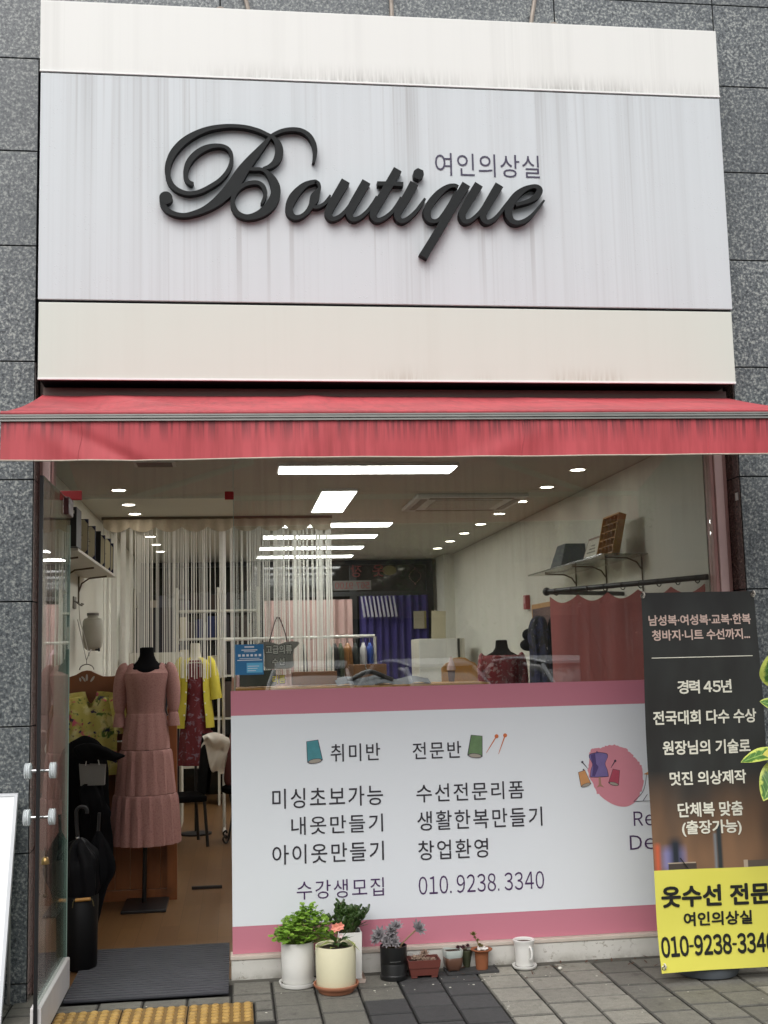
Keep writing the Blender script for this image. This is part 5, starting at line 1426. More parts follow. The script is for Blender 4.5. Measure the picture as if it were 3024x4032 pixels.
for s, x0, x1, z0, z1, m in (('고급의류', .146, .284, 1.528, 1.580, TW), ('수선', .176, .246, 1.472, 1.516, TW), ('리폼', .178, .248, 1.385, 1.430, TY)):
    text_mesh(s, x0, x1, z0, z1, .0285, TK, ts, bold=.075)
    text_mesh(s, x0 + .003, x1 - .003, z0 + .003, z1 - .003, .0270, m, ts, bold=.04)

# ================================================================== on the pavement
SOIL = M('potting soil', S(58, 46, 36), .95, var=(60, .4), bump=(90, .5))
def leafmat(name, a, b, rough=.5, sc=14):
    t = NT(name)
    t.base(t.mix(t.noise(sc, 3), a, b)); t.set(Roughness=rough)
    # thin leaves let part of the light through
    tl = t.n('BsdfTranslucent'); mx = t.n('MixShader'); mx.inputs[0].default_value = .35
    t.l(t.p.inputs['Base Color'].links[0].from_socket, tl.inputs[0])
    t.l(t.p.outputs[0], mx.inputs[1]); t.l(tl.outputs[0], mx.inputs[2]); t.l(mx.outputs[0], t.out.inputs[0])
    return t.m
rnd = random.Random(21)
CLOVER = leafmat('clover leaf', S(122, 166, 52), S(172, 208, 92), .5, 24)
STEMG = M('green stem', S(110, 128, 60), .6)
WPOT = M('white glazed pot', S(222, 221, 216), .35, var=(5, .03))
# 1 white round pot with clover
P1 = thing('potted_plant', 'white round pot overflowing with bright green clover leaves', 'potted plant', (.277, -.155, 0), 0, 'potted plants along the window base')
cx, cy = .277, -.155
mb = MB(); mb.lathe([(.071, .018), (.074, .022), (.076, .10), (.077, .196), (.0765, .200), (.072, .199), (.070, .185)], (cx, cy, 0), 44); mb.build('pot', WPOT, P1, smooth=True)
mb = MB(); mb.lathe([(.074, .001), (.082, .003), (.089, .020), (.0885, .0225), (.084, .0215), (.078, .016)], (cx, cy, 0), 44); mb.build('saucer', WPOT, P1, smooth=True)
mb = MB(); mb.lathe([(.070, .186), (.03, .192), (.001, .193)], (cx, cy, 0), 24, cap0=False); mb.build('soil', SOIL, P1)
def clover(m, c, r, tilt_, yaw):
    mt = Euler((tilt_[0], tilt_[1], yaw)).to_matrix()
    for k in range(3):
        a0 = 2 * pi * k / 3
        vs = [Vector(c)]
        n = 8
        for j in range(n + 1):
            a = a0 - 1.0 + 2.0 * j / n
            rr = r * (.92 + .10 * cos((a - a0) * 2.4)) * (1 - .16 * math.exp(-((a - a0) / .16) ** 2))
            vs.append(Vector(c) + mt @ Vector((rr * cos(a), rr * sin(a), -.18 * r * abs(a - a0) + .14 * r)))
        m.add(vs, [(0, j, j + 1) for j in range(1, n + 1)])
mb = MB(); m2 = MB(); ms = MB()
for k in range(640):
    a = rnd.uniform(0, 2 * pi); el = rnd.uniform(-.45, 1.55)
    R = rnd.uniform(.72, 1.0) if k % 9 else rnd.uniform(1.0, 1.13)
    lump = 1 + .10 * sin(3 * a + 1) + .07 * sin(7 * a + 4 * el)
    R *= lump
    px_ = cx + .016 + .126 * R * cos(a) * cos(el) * (1.08 if cos(a) > 0 else .98)
    py_ = cy - .01 + .085 * R * sin(a) * cos(el)
    pz_ = .232 + .098 * R * sin(el) * (1.0 if el > 0 else .75) + .022 * cos(a * 1.0) * max(0, el)
    dx_, dy_ = px_ - cx, py_ - cy
    clover(m2 if rnd.random() < .35 else mb, (px_, py_, pz_), rnd.uniform(.009, .0155), (rnd.uniform(-.35, .35) - dy_ * -2.8 + .35, dx_ * 2.8 + rnd.uniform(-.3, .3)), rnd.uniform(0, 6.3))
    if k % 3 == 0: ms.tube([(cx + dx_ * .4, cy + dy_ * .4, .19), (px_, py_, pz_)], .0013, 4, cap=False)
mb.build('foliage', CLOVER, P1); m2.build('foliage', leafmat('older clover leaf', S(92, 136, 44), S(138, 174, 66), .5, 24), P1); ms.build('stem', STEMG, P1)

# 2 cream pot with pink flowers in a terracotta saucer
cx, cy = .443, -.30
P2 = thing('potted_plant', 'cream cylinder pot with coral flowers standing in a terracotta saucer', 'potted plant', (cx, cy, 0), 0, 'potted plants along the window base')
CREAM = M('cream glaze', S(222, 216, 184), .4, var=(40, .03), bump=(160, .06))
TERRA = M('terracotta', S(168, 112, 84), .8, var=(14, .15))
mb = MB(); mb.lathe([(.087, .026), (.089, .030), (.0915, .12), (.0925, .205), (.0915, .208), (.086, .207), (.084, .19)], (cx, cy, 0), 48); mb.build('pot', CREAM, P2, smooth=True)
mb = MB(); mb.lathe([(.075, .001), (.080, .006), (.084, .018), (.094, .022), (.104, .036), (.1035, .042), (.099, .042), (.092, .030), (.086, .026)], (cx, cy, 0), 48); mb.build('saucer', TERRA, P2, smooth=True)
mb = MB(); mb.lathe([(.085, .188), (.05, .198), (.001, .197)], (cx, cy, 0), 24, cap0=False); mb.build('soil', SOIL, P2)
DKG_L = leafmat('dark green leaf', S(52, 82, 38), S(96, 126, 62), .4, 20); LTG_L = leafmat('yellow green leaf', S(140, 158, 74), S(186, 196, 110), .45, 20)
mb = MB(); m2 = MB(); ms = MB()
ms.tube(crom([(cx + .005, cy, .195), (cx + .004, cy - .005, .235), (cx + .012, cy - .008, .275)], 4), .0035, 6)
ms.tube(crom([(cx + .01, cy, .20), (cx + .02, cy, .222), (cx + .024, cy - .008, .245)], 4), .002, 5)
for k in range(22):
    a = rnd.uniform(0, 2 * pi); rr = rnd.uniform(.0, .055)
    leaf(mb if k % 4 else m2, (cx + rr * .5 * cos(a), cy + rr * .5 * sin(a), .198 + rnd.uniform(0, .03)), (cos(a), sin(a) * .8, rnd.uniform(.0, .8)), (0, 0, 1), rnd.uniform(.035, .065), rnd.uniform(.022, .034), .2, .3)
leaf(mb, (cx - .005, cy, .225), (-.9, -.2, .7), (0, 0, 1), .095, .042, .2, .15); leaf(mb, (cx, cy, .215), (-.35, -.4, .9), (0, 0, 1), .065, .04, .2, .2); leaf(mb, (cx + .01, cy, .21), (.5, -.5, .2), (0, 0, 1), .06, .045)
leaf(m2, (cx + .045, cy - .03, .24), (.75, -.3, -.55), (.3, 0, 1), .085, .030, .15, .1); leaf(m2, (cx - .06, cy - .02, .205), (-.5, -.4, .3), (0, 0, 1), .05, .022, .2, .3)
leaf(mb, (cx + .03, cy, .225), (.9, .1, .3), (0, 0, 1), .065, .012, .1, .1); leaf(mb, (cx + .02, cy, .22), (.6, .1, .8), (0, 0, 1), .075, .012, .1, .1)
mb.build('foliage', DKG_L, P2); m2.build('variegated_leaf', LTG_L, P2); ms.build('stem', M('reddish stem', S(120, 80, 66), .6), P2, smooth=True)
mb = MB()
for (fx, fy, fz, r) in ((.000, -.012, .285, .022), (.022, -.010, .289, .020)):
    for k in range(6):
        a = 2 * pi * k / 6 + .3
        c = (cx + fx, cy + fy, fz)
        leaf(mb, c, (cos(a), -.45, sin(a) * .9), (0, -1, .2), r * 1.05, r * 1.1, .2, .2, 3)
mb.build('flower', M('coral petal', S(236, 150, 128), .55, var=(30, .12)), P2)
mb = MB()
for k in range(5): leaf(mb, (cx + .024, cy - .010, .247), (cos(k * 1.26), -.5, sin(k * 1.26)), (0, -1, 0), .013, .012, .2, .2, 3)
mb.build('bud', M('pale pink petal', S(224, 196, 196), .55), P2)

# 3 tall square white pot with a finger jade
cx, cy = .522, -.120
P3 = thing('potted_plant', 'square white pot with a dark green finger jade behind the cream pot', 'potted plant', (cx, cy, 0), 0, 'potted plants along the window base')
mb = MB()
def sq(m, w0, w1, z0, z1):
    m.add([(cx - w0, cy - w0, z0), (cx + w0, cy - w0, z0), (cx + w0, cy + w0, z0), (cx - w0, cy + w0, z0), (cx - w1, cy - w1, z1), (cx + w1, cy - w1, z1), (cx + w1, cy + w1, z1), (cx - w1, cy + w1, z1)],
          [(0, 3, 2, 1), (0, 1, 5, 4), (1, 2, 6, 5), (2, 3, 7, 6), (3, 0, 4, 7)])
sq(mb, .052, .056, .018, .226)
mb.add([(cx + sx * w, cy + sy * w, z) for w, z in ((.056, .226), (.050, .226), (.049, .205)) for sx, sy in ((-1, -1), (1, -1), (1, 1), (-1, 1))],
       [(k * 4 + j, k * 4 + (j + 1) % 4, k * 4 + 4 + (j + 1) % 4, k * 4 + 4 + j) for k in range(2) for j in range(4)])
mb.build('pot', WPOT, P3)
mb = MB(); sq(mb, .066, .070, .001, .020); mb.build('saucer', M('pale pink saucer', S(206, 188, 176), .6), P3)
mb = MB(); mb.box(cx - .049, cx + .049, cy - .049, cy + .049, .195, .208); mb.build('soil', SOIL, P3)
JADE = leafmat('jade finger leaf', S(38, 62, 28), S(84, 112, 56), .35, 30); JSTEM = M('jade stem', S(96, 96, 60), .7)
mb = MB(); ms = MB()
for k in range(24):
    a = rnd.uniform(0, 2 * pi); lean_ = rnd.uniform(.0, .78); h = rnd.uniform(.08, .15)
    b0 = Vector((cx + .02 * cos(a), cy + .02 * sin(a), .205)); tip = b0 + Vector((sin(lean_) * cos(a) * h * 1.1, sin(lean_) * sin(a) * h * .8, cos(lean_) * h))
    ms.tube([b0, b0.lerp(tip, .5) + Vector((0, 0, .004)), tip], .004, 5)
    for j in range(18):
        f = rnd.uniform(.3, 1.0); p = b0.lerp(tip, f); aa = rnd.uniform(0, 2 * pi)
        d = Vector((cos(aa), sin(aa), rnd.uniform(.5, 1.6))).normalized(); L_ = rnd.uniform(.020, .034)
        mb.tube([p, p + d * L_ * .4, p + d * L_ * .8 + Vector((0, 0, .003)), p + d * L_ + Vector((0, 0, .004))], [.003, .0052, .0062, .0042], 6)
for (dx, dy, dz) in ((.9, -.25, .35), (.85, -.1, .62), (.8, -.4, .15), (-.7, -.2, .6)):
    p = Vector((cx + .03 * dx, cy - .01, .24)); d = Vector((dx, dy, dz)).normalized()
    leaf(mb, p, d, (0, 0, 1), .085, .032, .1, -.1, 5)
mb.build('foliage', JADE, P3, smooth=True); ms.build('stem', JSTEM, P3)

# 4 black pot with grey echeverias
cx, cy = .731, -.130
P4 = thing('potted_plant', 'ribbed black plastic pot with grey rosette succulents on bare stems', 'potted plant', (cx, cy, 0), 0, 'potted plants along the window base')
BPOT = M('black plastic pot', S(26, 27, 27), .38, var=(9, .2))
mb = MB(); mb.lathe([(.066, .001), (.067, .018), (.0625, .020), (.061, .024), (.0625, .07), (.0615, .072), (.0625, .074), (.0635, .135), (.0640, .150), (.0605, .150), (.058, .135)], (cx, cy, 0), 40); mb.build('pot', BPOT, P4, smooth=True)
mb = MB()
for k in range(9):
    a = -pi / 2 - .42 + .84 * k / 9; b_ = -pi / 2 - .42 + .84 * (k + 1) / 9
    mb.tube([(cx + .0632 * cos(a), cy + .0632 * sin(a), .088), (cx + .0632 * cos(b_), cy + .0632 * sin(b_), .088)], .0012, 4)
mb.build('slot_rim', M('worn grey edge', S(96, 98, 96), .5), P4)
mb = MB(); mb.lathe([(.059, .134), (.03, .14), (.001, .141)], (cx, cy, 0), 24, cap0=False); mb.build('soil', SOIL, P4)
ECH = leafmat('grey violet succulent leaf', S(128, 124, 130), S(178, 174, 174), .5, 40)
def rosette(m, c, axis, r, layers=3, n=8):
    ax = Vector(axis).normalized(); u = ax.orthogonal().normalized(); v = ax.cross(u)
    for l in range(layers):
        for k in range(n):
            a = 2 * pi * (k + .5 * l) / n
            d = (u * cos(a) + v * sin(a)) * (1 - .28 * l) + ax * (.15 + .42 * l)
            L_ = r * (1 - .22 * l)
            leaf(m, Vector(c) + ax * .002 * l, d, ax, L_, L_ * .52, .28, -.22, 3)
STK = M('tan succulent stem', S(150, 128, 96), .8, var=(60, .2))
ROS = [((cx - .066, cy - .03, .205), (-.45, -.75, .5), .040), ((cx - .012, cy - .03, .195), (.0, -.9, .4), .035), ((cx + .012, cy - .02, .236), (.0, -.45, .9), .034), ((cx - .012, cy - .025, .222), (-.2, -.7, .7), .030), ((cx + .112, cy - .04, .228), (.55, -.6, .6), .040), ((cx - .035, cy - .045, .178), (-.2, -.8, .3), .028), ((cx - .085, cy - .03, .190), (-.7, -.5, .2), .028), ((cx + .002, cy - .045, .172), (.2, -.8, .4), .026)]
mb = MB(); ms = MB()
for c, ax, r in ROS:
    rosette(mb, c, ax, r * 1.18, 3, 9)
    ms.tube(crom([(cx + (c[0] - cx) * .25, cy - .01, .138), (cx + (c[0] - cx) * .45, cy - .018, .138 + (c[2] - .138) * .35), tuple(Vector(c) - Vector(ax).normalized() * .01)], 4), .0036, 6)
mb.build('foliage', ECH, P4); ms.build('stem', STK, P4, smooth=True)

# 5 red oblong pot
cx, cy = .872, -.120
P5 = thing('potted_plant', 'low rectangular red brown plastic planter with small dry succulents', 'potted plant', (cx, cy, 0), 0, 'potted plants along the window base')
RPOT = M('red brown plastic', S(104, 55, 47), .5, var=(12, .15))
mb = MB()
def frus(m, w0, d0, z0, w1, d1, z1, top=False):
    m.add([(cx - w0, cy - d0, z0), (cx + w0, cy - d0, z0), (cx + w0, cy + d0, z0), (cx - w0, cy + d0, z0), (cx - w1, cy - d1, z1), (cx + w1, cy - d1, z1), (cx + w1, cy + d1, z1), (cx - w1, cy + d1, z1)],
          [(0, 3, 2, 1), (0, 1, 5, 4), (1, 2, 6, 5), (2, 3, 7, 6), (3, 0, 4, 7)] + ([(4, 5, 6, 7)] if top else []))
frus(mb, .064, .042, .012, .070, .047, .046); frus(mb, .073, .050, .0462, .078, .054, .082)
mb.add([(cx + sx * w, cy + sy * d, z) for w, d, z in ((.078, .054, .082), (.072, .048, .082), (.070, .046, .064)) for sx, sy in ((-1, -1), (1, -1), (1, 1), (-1, 1))],
       [(k * 4 + j, k * 4 + (j + 1) % 4, k * 4 + 4 + (j + 1) % 4, k * 4 + 4 + j) for k in range(2) for j in range(4)])
mb.add([(cx - .073, cy - .050, .0462), (cx + .073, cy - .050, .0462), (cx + .073, cy + .050, .0462), (cx - .073, cy + .050, .0462)], [(0, 3, 2, 1)])
mb.build('pot', RPOT, P5)
for sx in (-1, 1):
    for sy in (-1, 1):
        mb = MB(); mb.box(cx + sx * .048 - .014, cx + sx * .048 + .014, cy + sy * .030 - .01, cy + sy * .030 + .01, .001, .0118); mb.build('foot', RPOT, P5)
mb = MB(); mb.box(cx - .070, cx + .070, cy - .046, cy + .046, .058, .066); mb.build('soil', SOIL, P5)
mb = MB()
for k in range(9): rosette(mb, (cx + rnd.uniform(-.05, .055), cy + rnd.uniform(-.035, .03), .070 + rnd.uniform(0, .014)), (rnd.uniform(-.4, .4), -.4, 1), rnd.uniform(.014, .024), 2, 7)
rosette(mb, (cx + .008, cy - .0, .100), (0, -.5, 1), .028, 3, 8)
mb.build('foliage', leafmat('dry pinkish succulent', S(150, 118, 104), S(186, 170, 150), .6, 40), P5)

# tray with three little pots
TR = thing('tray', 'flat black plastic tray under three small pots', 'tray', (1.14, -.075, 0))
mb = MB(); mb.box(.985, 1.235, -.145, -.005, .001, .006); mb.box(.985, 1.235, -.145, -.141, .0062, .012); mb.box(.985, .989, -.1405, -.005, .0062, .012); mb.box(1.231, 1.235, -.1405, -.005, .0062, .012)
mb.build('tray_body', M('dusty black plastic', S(62, 62, 62), .5, var=(14, .35)), TR)
cx, cy = 1.025, -.075
P6 = thing('potted_plant', 'small two tone glazed pot, pale rim over brown body, on the black tray', 'potted plant', (cx, cy, .006), 0, 'potted plants along the window base')
def rsq(m, prof, n=40):
    vs = []
    for r, z in prof:
        for j in range(n):
            a = 2 * pi * j / n
            k = (abs(cos(a)) ** 4 + abs(sin(a)) ** 4) ** -.25
            vs.append((cx + r * k * cos(a + .1), cy + r * k * sin(a + .1), z))
    fs = [(i * n + j, i * n + (j + 1) % n, (i + 1) * n + (j + 1) % n, (i + 1) * n + j) for i in range(len(prof) - 1) for j in range(n)]
    m.add(vs, fs)
mb = MB(); rsq(mb, [(.001, .012), (.030, .012), (.040, .03), (.043, .055), (.041, .068), (.040, .0695)]); mb.build('pot', M('brown glaze', S(98, 70, 56), .3, var=(14, .3)), P6, smooth=True)
for a in (.8, 2.4, 3.9, 5.5):
    mb = MB(); mb.ball((cx + .028 * cos(a), cy + .028 * sin(a), .0105), (.008, .008, .005), 8, 5); mb.build('foot', M('brown glaze foot', S(86, 62, 50), .4), P6, smooth=True)
mb = MB(); rsq(mb, [(.0415, .0697), (.044, .078), (.0455, .100), (.044, .104), (.040, .103), (.038, .094)]); mb.build('rim', M('pale blue grey glaze', S(174, 182, 176), .3), P6, smooth=True)
mb = MB(); rsq(mb, [(.0385, .094), (.02, .097), (.001, .097)]); mb.build('soil', SOIL, P6)
cx, cy = 1.165, -.080
P7 = thing('potted_plant', 'flared terracotta pot with white pebbles and a small succulent on the black tray', 'potted plant', (cx, cy, .006), 0, 'potted plants along the window base')
TERO = M('orange terracotta', S(140, 84, 52), .8, var=(24, .2))
mb = MB(); mb.lathe([(.028, .0065), (.030, .02), (.0325, .075), (.034, .085), (.052, .095), (.0525, .099), (.044, .100), (.034, .096)], (cx, cy, 0), 36); mb.build('pot', TERO, P7, smooth=True)
mb = MB(); mb.lathe([(.035, .0955), (.001, .0965)], (cx, cy, 0), 20, cap0=False); mb.build('soil', SOIL, P7)
mb = MB()
for k in range(16): mb.ball((cx + rnd.uniform(-.025, .025), cy + rnd.uniform(-.025, .02), .101), (rnd.uniform(.006, .01),) * 2 + (.006,), 7, 5)
o = mb.build('pebbles', M('white pebble', S(222, 220, 214), .5), P7, smooth=True)
mb = MB(); mb.tube(crom([(cx - .005, cy, .10), (cx - .014, cy, .120), (cx - .02, cy, .135), (cx - .036, cy, .165)], 4), .003, 6); mb.build('stem', STK, P7, smooth=True)
mb = MB()
for c, r in (((cx - .038, cy, .166), .020), ((cx - .018, cy - .01, .140), .012), ((cx - .01, cy - .012, .118), .014), ((cx + .0, cy - .01, .112), .012), ((cx - .03, cy, .150), .010)): rosette(mb, c, (0, -.4, 1), r, 3, 7)
mb.build('foliage', leafmat('olive succulent', S(88, 100, 44), S(140, 120, 70), .5, 60), P7)
cx, cy = 1.100, -.030
P8 = thing('potted_plant', 'tiny dark green cup with dark purple rosettes behind the terracotta pot', 'potted plant', (cx, cy, .006), 0, 'potted plants along the window base')
mb = MB(); mb.lathe([(.016, .0065), (.018, .02), (.022, .05), (.028, .085), (.0275, .087), (.024, .084)], (cx, cy, 0), 24); mb.build('pot', M('mossy green glaze', S(64, 68, 48), .5, var=(20, .3)), P8, smooth=True)
mb = MB(); mb.lathe([(.0245, .084), (.001, .086)], (cx, cy, 0), 16, cap0=False); mb.build('soil', SOIL, P8)
mb = MB()
for c in ((cx - .044, cy - .02, .103), (cx - .018, cy - .022, .104), (cx + .004, cy - .02, .108), (cx - .03, cy - .01, .098)): rosette(mb, c, (-.1, -.6, 1), .014, 3, 7)
mb.build('foliage', M('dark purple succulent', S(70, 36, 44), .5), P8)
mb = MB()
for k in range(4): mb.tube([(cx, cy, .085), (cx - .01 * k, cy - .015, .097)], .002, 5)
mb.build('stem', STK, P8)
# 9 white cup pot
cx, cy = 1.372, -.092
P9 = thing('potted_plant', 'white glazed cup pot with small handle and only soil, far right of the row', 'potted plant', (cx, cy, 0), 0, 'potted plants along the window base')
mb = MB(); mb.lathe([(.042, .016), (.044, .02), (.045, .09), (.048, .120), (.053, .130), (.0535, .134), (.050, .136), (.042, .133), (.040, .122)], (cx, cy, 0), 40); mb.build('pot', WPOT, P9, smooth=True)
mb = MB(); mb.lathe([(.048, .001), (.054, .004), (.060, .016), (.059, .019), (.052, .016), (.044, .014)], (cx, cy, 0), 40); mb.build('saucer', WPOT, P9, smooth=True)
mb = MB(); mb.tube(crom([(cx + .018, cy - .043, .105), (cx + .021, cy - .057, .102), (cx + .023, cy - .062, .078), (cx + .021, cy - .058, .054), (cx + .018, cy - .043, .050)], 5), .0055, 8); mb.build('handle', WPOT, P9, smooth=True)
mb = MB(); mb.lathe([(.041, .123), (.02, .128), (.001, .127)], (cx, cy, 0), 20, cap0=False); mb.build('soil', M('grey soil', S(96, 82, 76), .95, var=(60, .35), bump=(90, .5)), P9)
mb = MB()
mb.grid(lambda u, v: (cx + .0458 * cos(-1.05 + .42 * u + 0), cy + .0458 * sin(-1.05 + .42 * u), .055 + .045 * v), 6, 4)
mb.build('painted_patch', M('pale blue painted motif', S(158, 186, 186), .35), P9)

# litter
WCH = M('white chips', S(206, 204, 190), .8)
mb = MB(); rl = random.Random(8)
for k in range(52):
    x, y = rl.uniform(-.6, 2.3), rl.uniform(-1.0, -.12)
    if k < 26: x, y = rl.uniform(.6, 1.5), rl.uniform(-.35, -.16)
    r = rl.choice((.0025, .003, .004, .006))
    mb.ball((x, y, .001), (r, r * rl.uniform(.5, 1), r * .35), 6, 4)
tag(mb.build('litter', WCH), 'scattered white chips and specks on the paving', 'litter', kind='stuff')
mb = MB()
for k in range(46):
    x, y = rl.uniform(.55, 2.2), rl.uniform(-.36, -.05)
    if k < 14: x, y = rl.uniform(1.2, 1.6), rl.uniform(-.14, -.05)
    leaf(mb, (x, y, .006), (rl.uniform(-1, 1), rl.uniform(-1, 1), .1), (0, 0, 1), rl.uniform(.015, .04), rl.uniform(.006, .016), .2, -.1, 3)
tag(mb.build('dead_leaves', M('dry brown leaf', S(84, 58, 44), .9, var=(20, .3))), 'dry brown leaves and stalks lying along the window base', 'leaves', kind='stuff')
mb = MB(); mb.ball((1.53, -.155, .007), (.011, .009, .007), 12, 8)
tag(mb.build('pebble', M('white stone', S(216, 212, 200), .5), smooth=True), 'single round white pebble on the paving right of the white cup pot', 'pebble')

# ------------------------------------------------------------------ hanging banner on its stand
BN = thing('banner_stand', 'black and yellow vertical repair shop banner on a stand with a grey water base', 'banner', (2.18, -.45, 0))
bx0, bx1, bz0, bz1 = 1.892, 2.470, .055, 1.775
def bwarp(x, z):
    u = (x - bx0) / (bx1 - bx0)
    return -.012 + .010 * sin(u * 5.0 + z * 1.2) * (.4 + .6 * max(0, 1 - abs(z - .8))) - .028 * max(0, (.25 - z) / .25) ** 1.5 * (1 - .7 * u) + .006 * sin(z * 7 + u * 2)
def bedge(x, z):   # the loose cloth narrows a little half way down
    u = (x - bx0) / (bx1 - bx0)
    return x + (.006 * cos((z - .9) * 2.2) - .006) * (1 - 2 * u) * -1
def banner_print():
    t = NT('printed banner cloth')
    s = t.sep()
    x, z = s['X'], s['Z']       # object axes: the stand stands at x 2.18, z 0
    n = t.noise(1, 3, .5, t.coord((5, 1, 2.2)))
    c = t.mix(t.ramp(n, [(.35, 0.0), (.7, 1.0)]), S(38, 37, 36), S(54, 56, 54))
    warm = t.math('MULTIPLY', t.mapr(z, .95, .52, 0, 1), t.ramp(t.noise(1, 2, .5, t.coord((4.2, 1, 1.6), loc=(.2, 0, 0))), [(.32, .15), (.6, 1.0)]))
    c = t.mix(warm, c, S(148, 112, 82))
    def box(x0, x1, z0, z1, soft):
        a = t.math('MULTIPLY', t.mapr(x, x0 - soft, x0 + soft), t.mapr(x, x1 + soft, x1 - soft))
        b = t.math('MULTIPLY', t.mapr(z, z0 - soft, z0 + soft), t.mapr(z, z1 + soft, z1 - soft))
        return t.math('MULTIPLY', a, b)
    for (x0, x1, z0, z1, sf, col) in ((-.275, -.255, .49, .62, .012, S(206, 96, 64)), (-.235, -.14, .50, .60, .022, S(140, 138, 186)), (-.205, -.15, .50, .64, .02, S(40, 46, 54)), (.005, .018, .49, .66, .006, S(120, 126, 130)), (.018, .042, .49, .70, .006, S(48, 54, 56))):
        c = t.mix(box(x0, x1, z0, z1, sf), c, col)
    for (x0, x1, z0, z1, col) in ((-.215, -.082, .503, .530, S(72, 64, 58)), (-.218, -.085, .530, .535, S(176, 160, 140)), (.145, .30, .503, .533, S(92, 82, 72)), (.14, .16, .503, .536, S(176, 160, 140))):
        c = t.mix(box(x0, x1, z0, z1, .0012), c, col)
    yel = t.mapr(z, .5035, .5025)
    c = t.mix(yel, c, t.mix(t.noise(3, 2), S(216, 210, 84), S(228, 222, 104)))
    t.base(c); t.set(Roughness=.42)
    t.bump(t.noise(1, 3, .6, t.coord((14, 14, 3))), .12, .01)
    return t.m
mb = MB()
mb.grid(lambda u, v: (lambda x, z: (bedge(x, z), -.5 + bwarp(x, z), z))(bx0 + (bx1 - bx0) * u, bz1 + (bz0 - bz1) * v), 24, 60)
cl_ = mb.build('banner_cloth', banner_print(), BN, smooth=True)
BW = M('white banner print', S(222, 220, 204), .45); BK = M('black banner print', S(30, 32, 30), .45)
for s, x0, x1, z0, z1 in BANNER_WHITE:
    text_mesh(s, x0, x1, z0, z1, -.5025, M('pinkish banner print', S(214, 188, 176), .45) if z0 > 1.5 else BW, BN, bold=.026, spacing=.97, warp=bwarp)
for s, x0, x1, z0, z1 in BANNER_BLACK:
    text_mesh(s, x0, x1, z0, z1, -.5025, BK, BN, bold=.036 if z0 > .3 else .03, warp=bwarp)
mb = MB(); mb.grid(lambda u, v: (1.933 + .496 * u, -.503 + bwarp(1.933 + .496 * u, 1.469), 1.467 + .004 * v), 12, 1); mb.build('rule', BW, BN)
mb = MB(); mb.tube([(2.02, -.508 + bwarp(2.02, .54), .556), (2.055, -.506 + bwarp(2.05, .51), .508)], .0022, 5); mb.build('print', BK, BN)
PLG = M('grey plastic', S(92, 98, 104), .5, var=(8, .1))
mb = MB(); mb.lathe([(.10, .001), (.138, .004), (.150, .03), (.152, .085), (.140, .115), (.06, .125), (.03, .14)], (2.185, -.350, 0), 36, cap1=True); mb.build('water_base', PLG, BN, smooth=True)
mb = MB(); mb.tube([(2.185, -.33, .13), (2.185, -.40, .98)], .012, 8); mb.build('pole', BLACK_M, BN, smooth=True)
for (x, z) in ((1.915, 1.755), (2.447, 1.752)):
    mb = MB(); mb.tube([(2.185, -.40, .97), (2.185 + (x - 2.185) * .5, -.445, .97 + (z - .97) * .5), (x, -.48, z)], .006, 7); mb.build('arm', BLACK_M, BN, smooth=True)
for (x, z) in ((1.93, .075), (2.44, .08)):
    mb = MB(); mb.tube([(2.185, -.40, .97), (2.185 + (x - 2.185) * .5, -.445, .55), (x, -.48, z)], .006, 7); mb.build('arm', BLACK_M, BN, smooth=True)
for (x, z) in ((1.906, 1.760), (2.455, 1.757), (1.912, .078)):
    y0 = -.5 + bwarp(x, z)
    mb = MB(); mb.tube([(x + .009 * cos(a), y0 - .003, z + .009 * sin(a)) for a in [2 * pi * k / 14 for k in range(15)]], .0025, 5, cap=False); mb.build('eyelet', M('steel eyelet', S(150, 146, 136), .3, .9), BN)
    mb = MB(); mb.tube(crom([(x + .004, y0 + .012, z + .012), (x + .003, y0 - .008, z + .018), (x + .006, y0 - .012, z + .003), (x, y0 + .004, z - .002)], 5), .0035, 6); mb.build('hook', M('white hook', S(206, 200, 190), .4), BN, smooth=True)

# ------------------------------------------------------------------ white sign board on the left, seen edge on
SB = thing('sign_board', 'white standing sign board leaning at the left edge by the granite pillar', 'sign board', (-1.3, -.4, 0))
tp, bt = (-.24, .930), (-.56, .02)
def bd(x, d, f):   # f 0 bottom .. 1 top
    return (x, bt[0] + (tp[0] - bt[0]) * f + d, bt[1] + (tp[1] - bt[1]) * f)
def slab3(m, x0, x1, d0, d1, f0, f1):
    m.add([bd(x0, d0, f0), bd(x1, d0, f0), bd(x1, d1, f0), bd(x0, d1, f0), bd(x0, d0, f1), bd(x1, d0, f1), bd(x1, d1, f1), bd(x0, d1, f1)],
          [(0, 3, 2, 1), (4, 5, 6, 7), (0, 1, 5, 4), (1, 2, 6, 5), (2, 3, 7, 6), (3, 0, 4, 7)])
mb = MB(); slab3(mb, -1.585, -.998, -.004, .0, .012, .988); mb.build('face', M('white board face', S(228, 230, 232), .35, var=(3, .02)), SB)
mb = MB(); slab3(mb, -1.60, -1.5855, -.008, .022, 0, 1); slab3(mb, -.9975, -.983, -.008, .022, 0, 1); slab3(mb, -1.585, -.998, -.008, .022, 0, .0115); slab3(mb, -1.585, -.998, -.008, .022, .9885, 1); mb.build('frame', M('white aluminium edge', S(196, 198, 202), .4), SB)
mb = MB(); slab3(mb, -1.58, -1.003, -.0058, -.0045, .03, .185); mb.build('plum_band', M('plum print', S(150, 66, 136), .4), SB)
for x in (-1.55, -1.02):
    mb = MB(); mb.tube([bd(x, .03, .95), (x, -.19, .0)], .008, 6); mb.build('leg', ALU, SB)

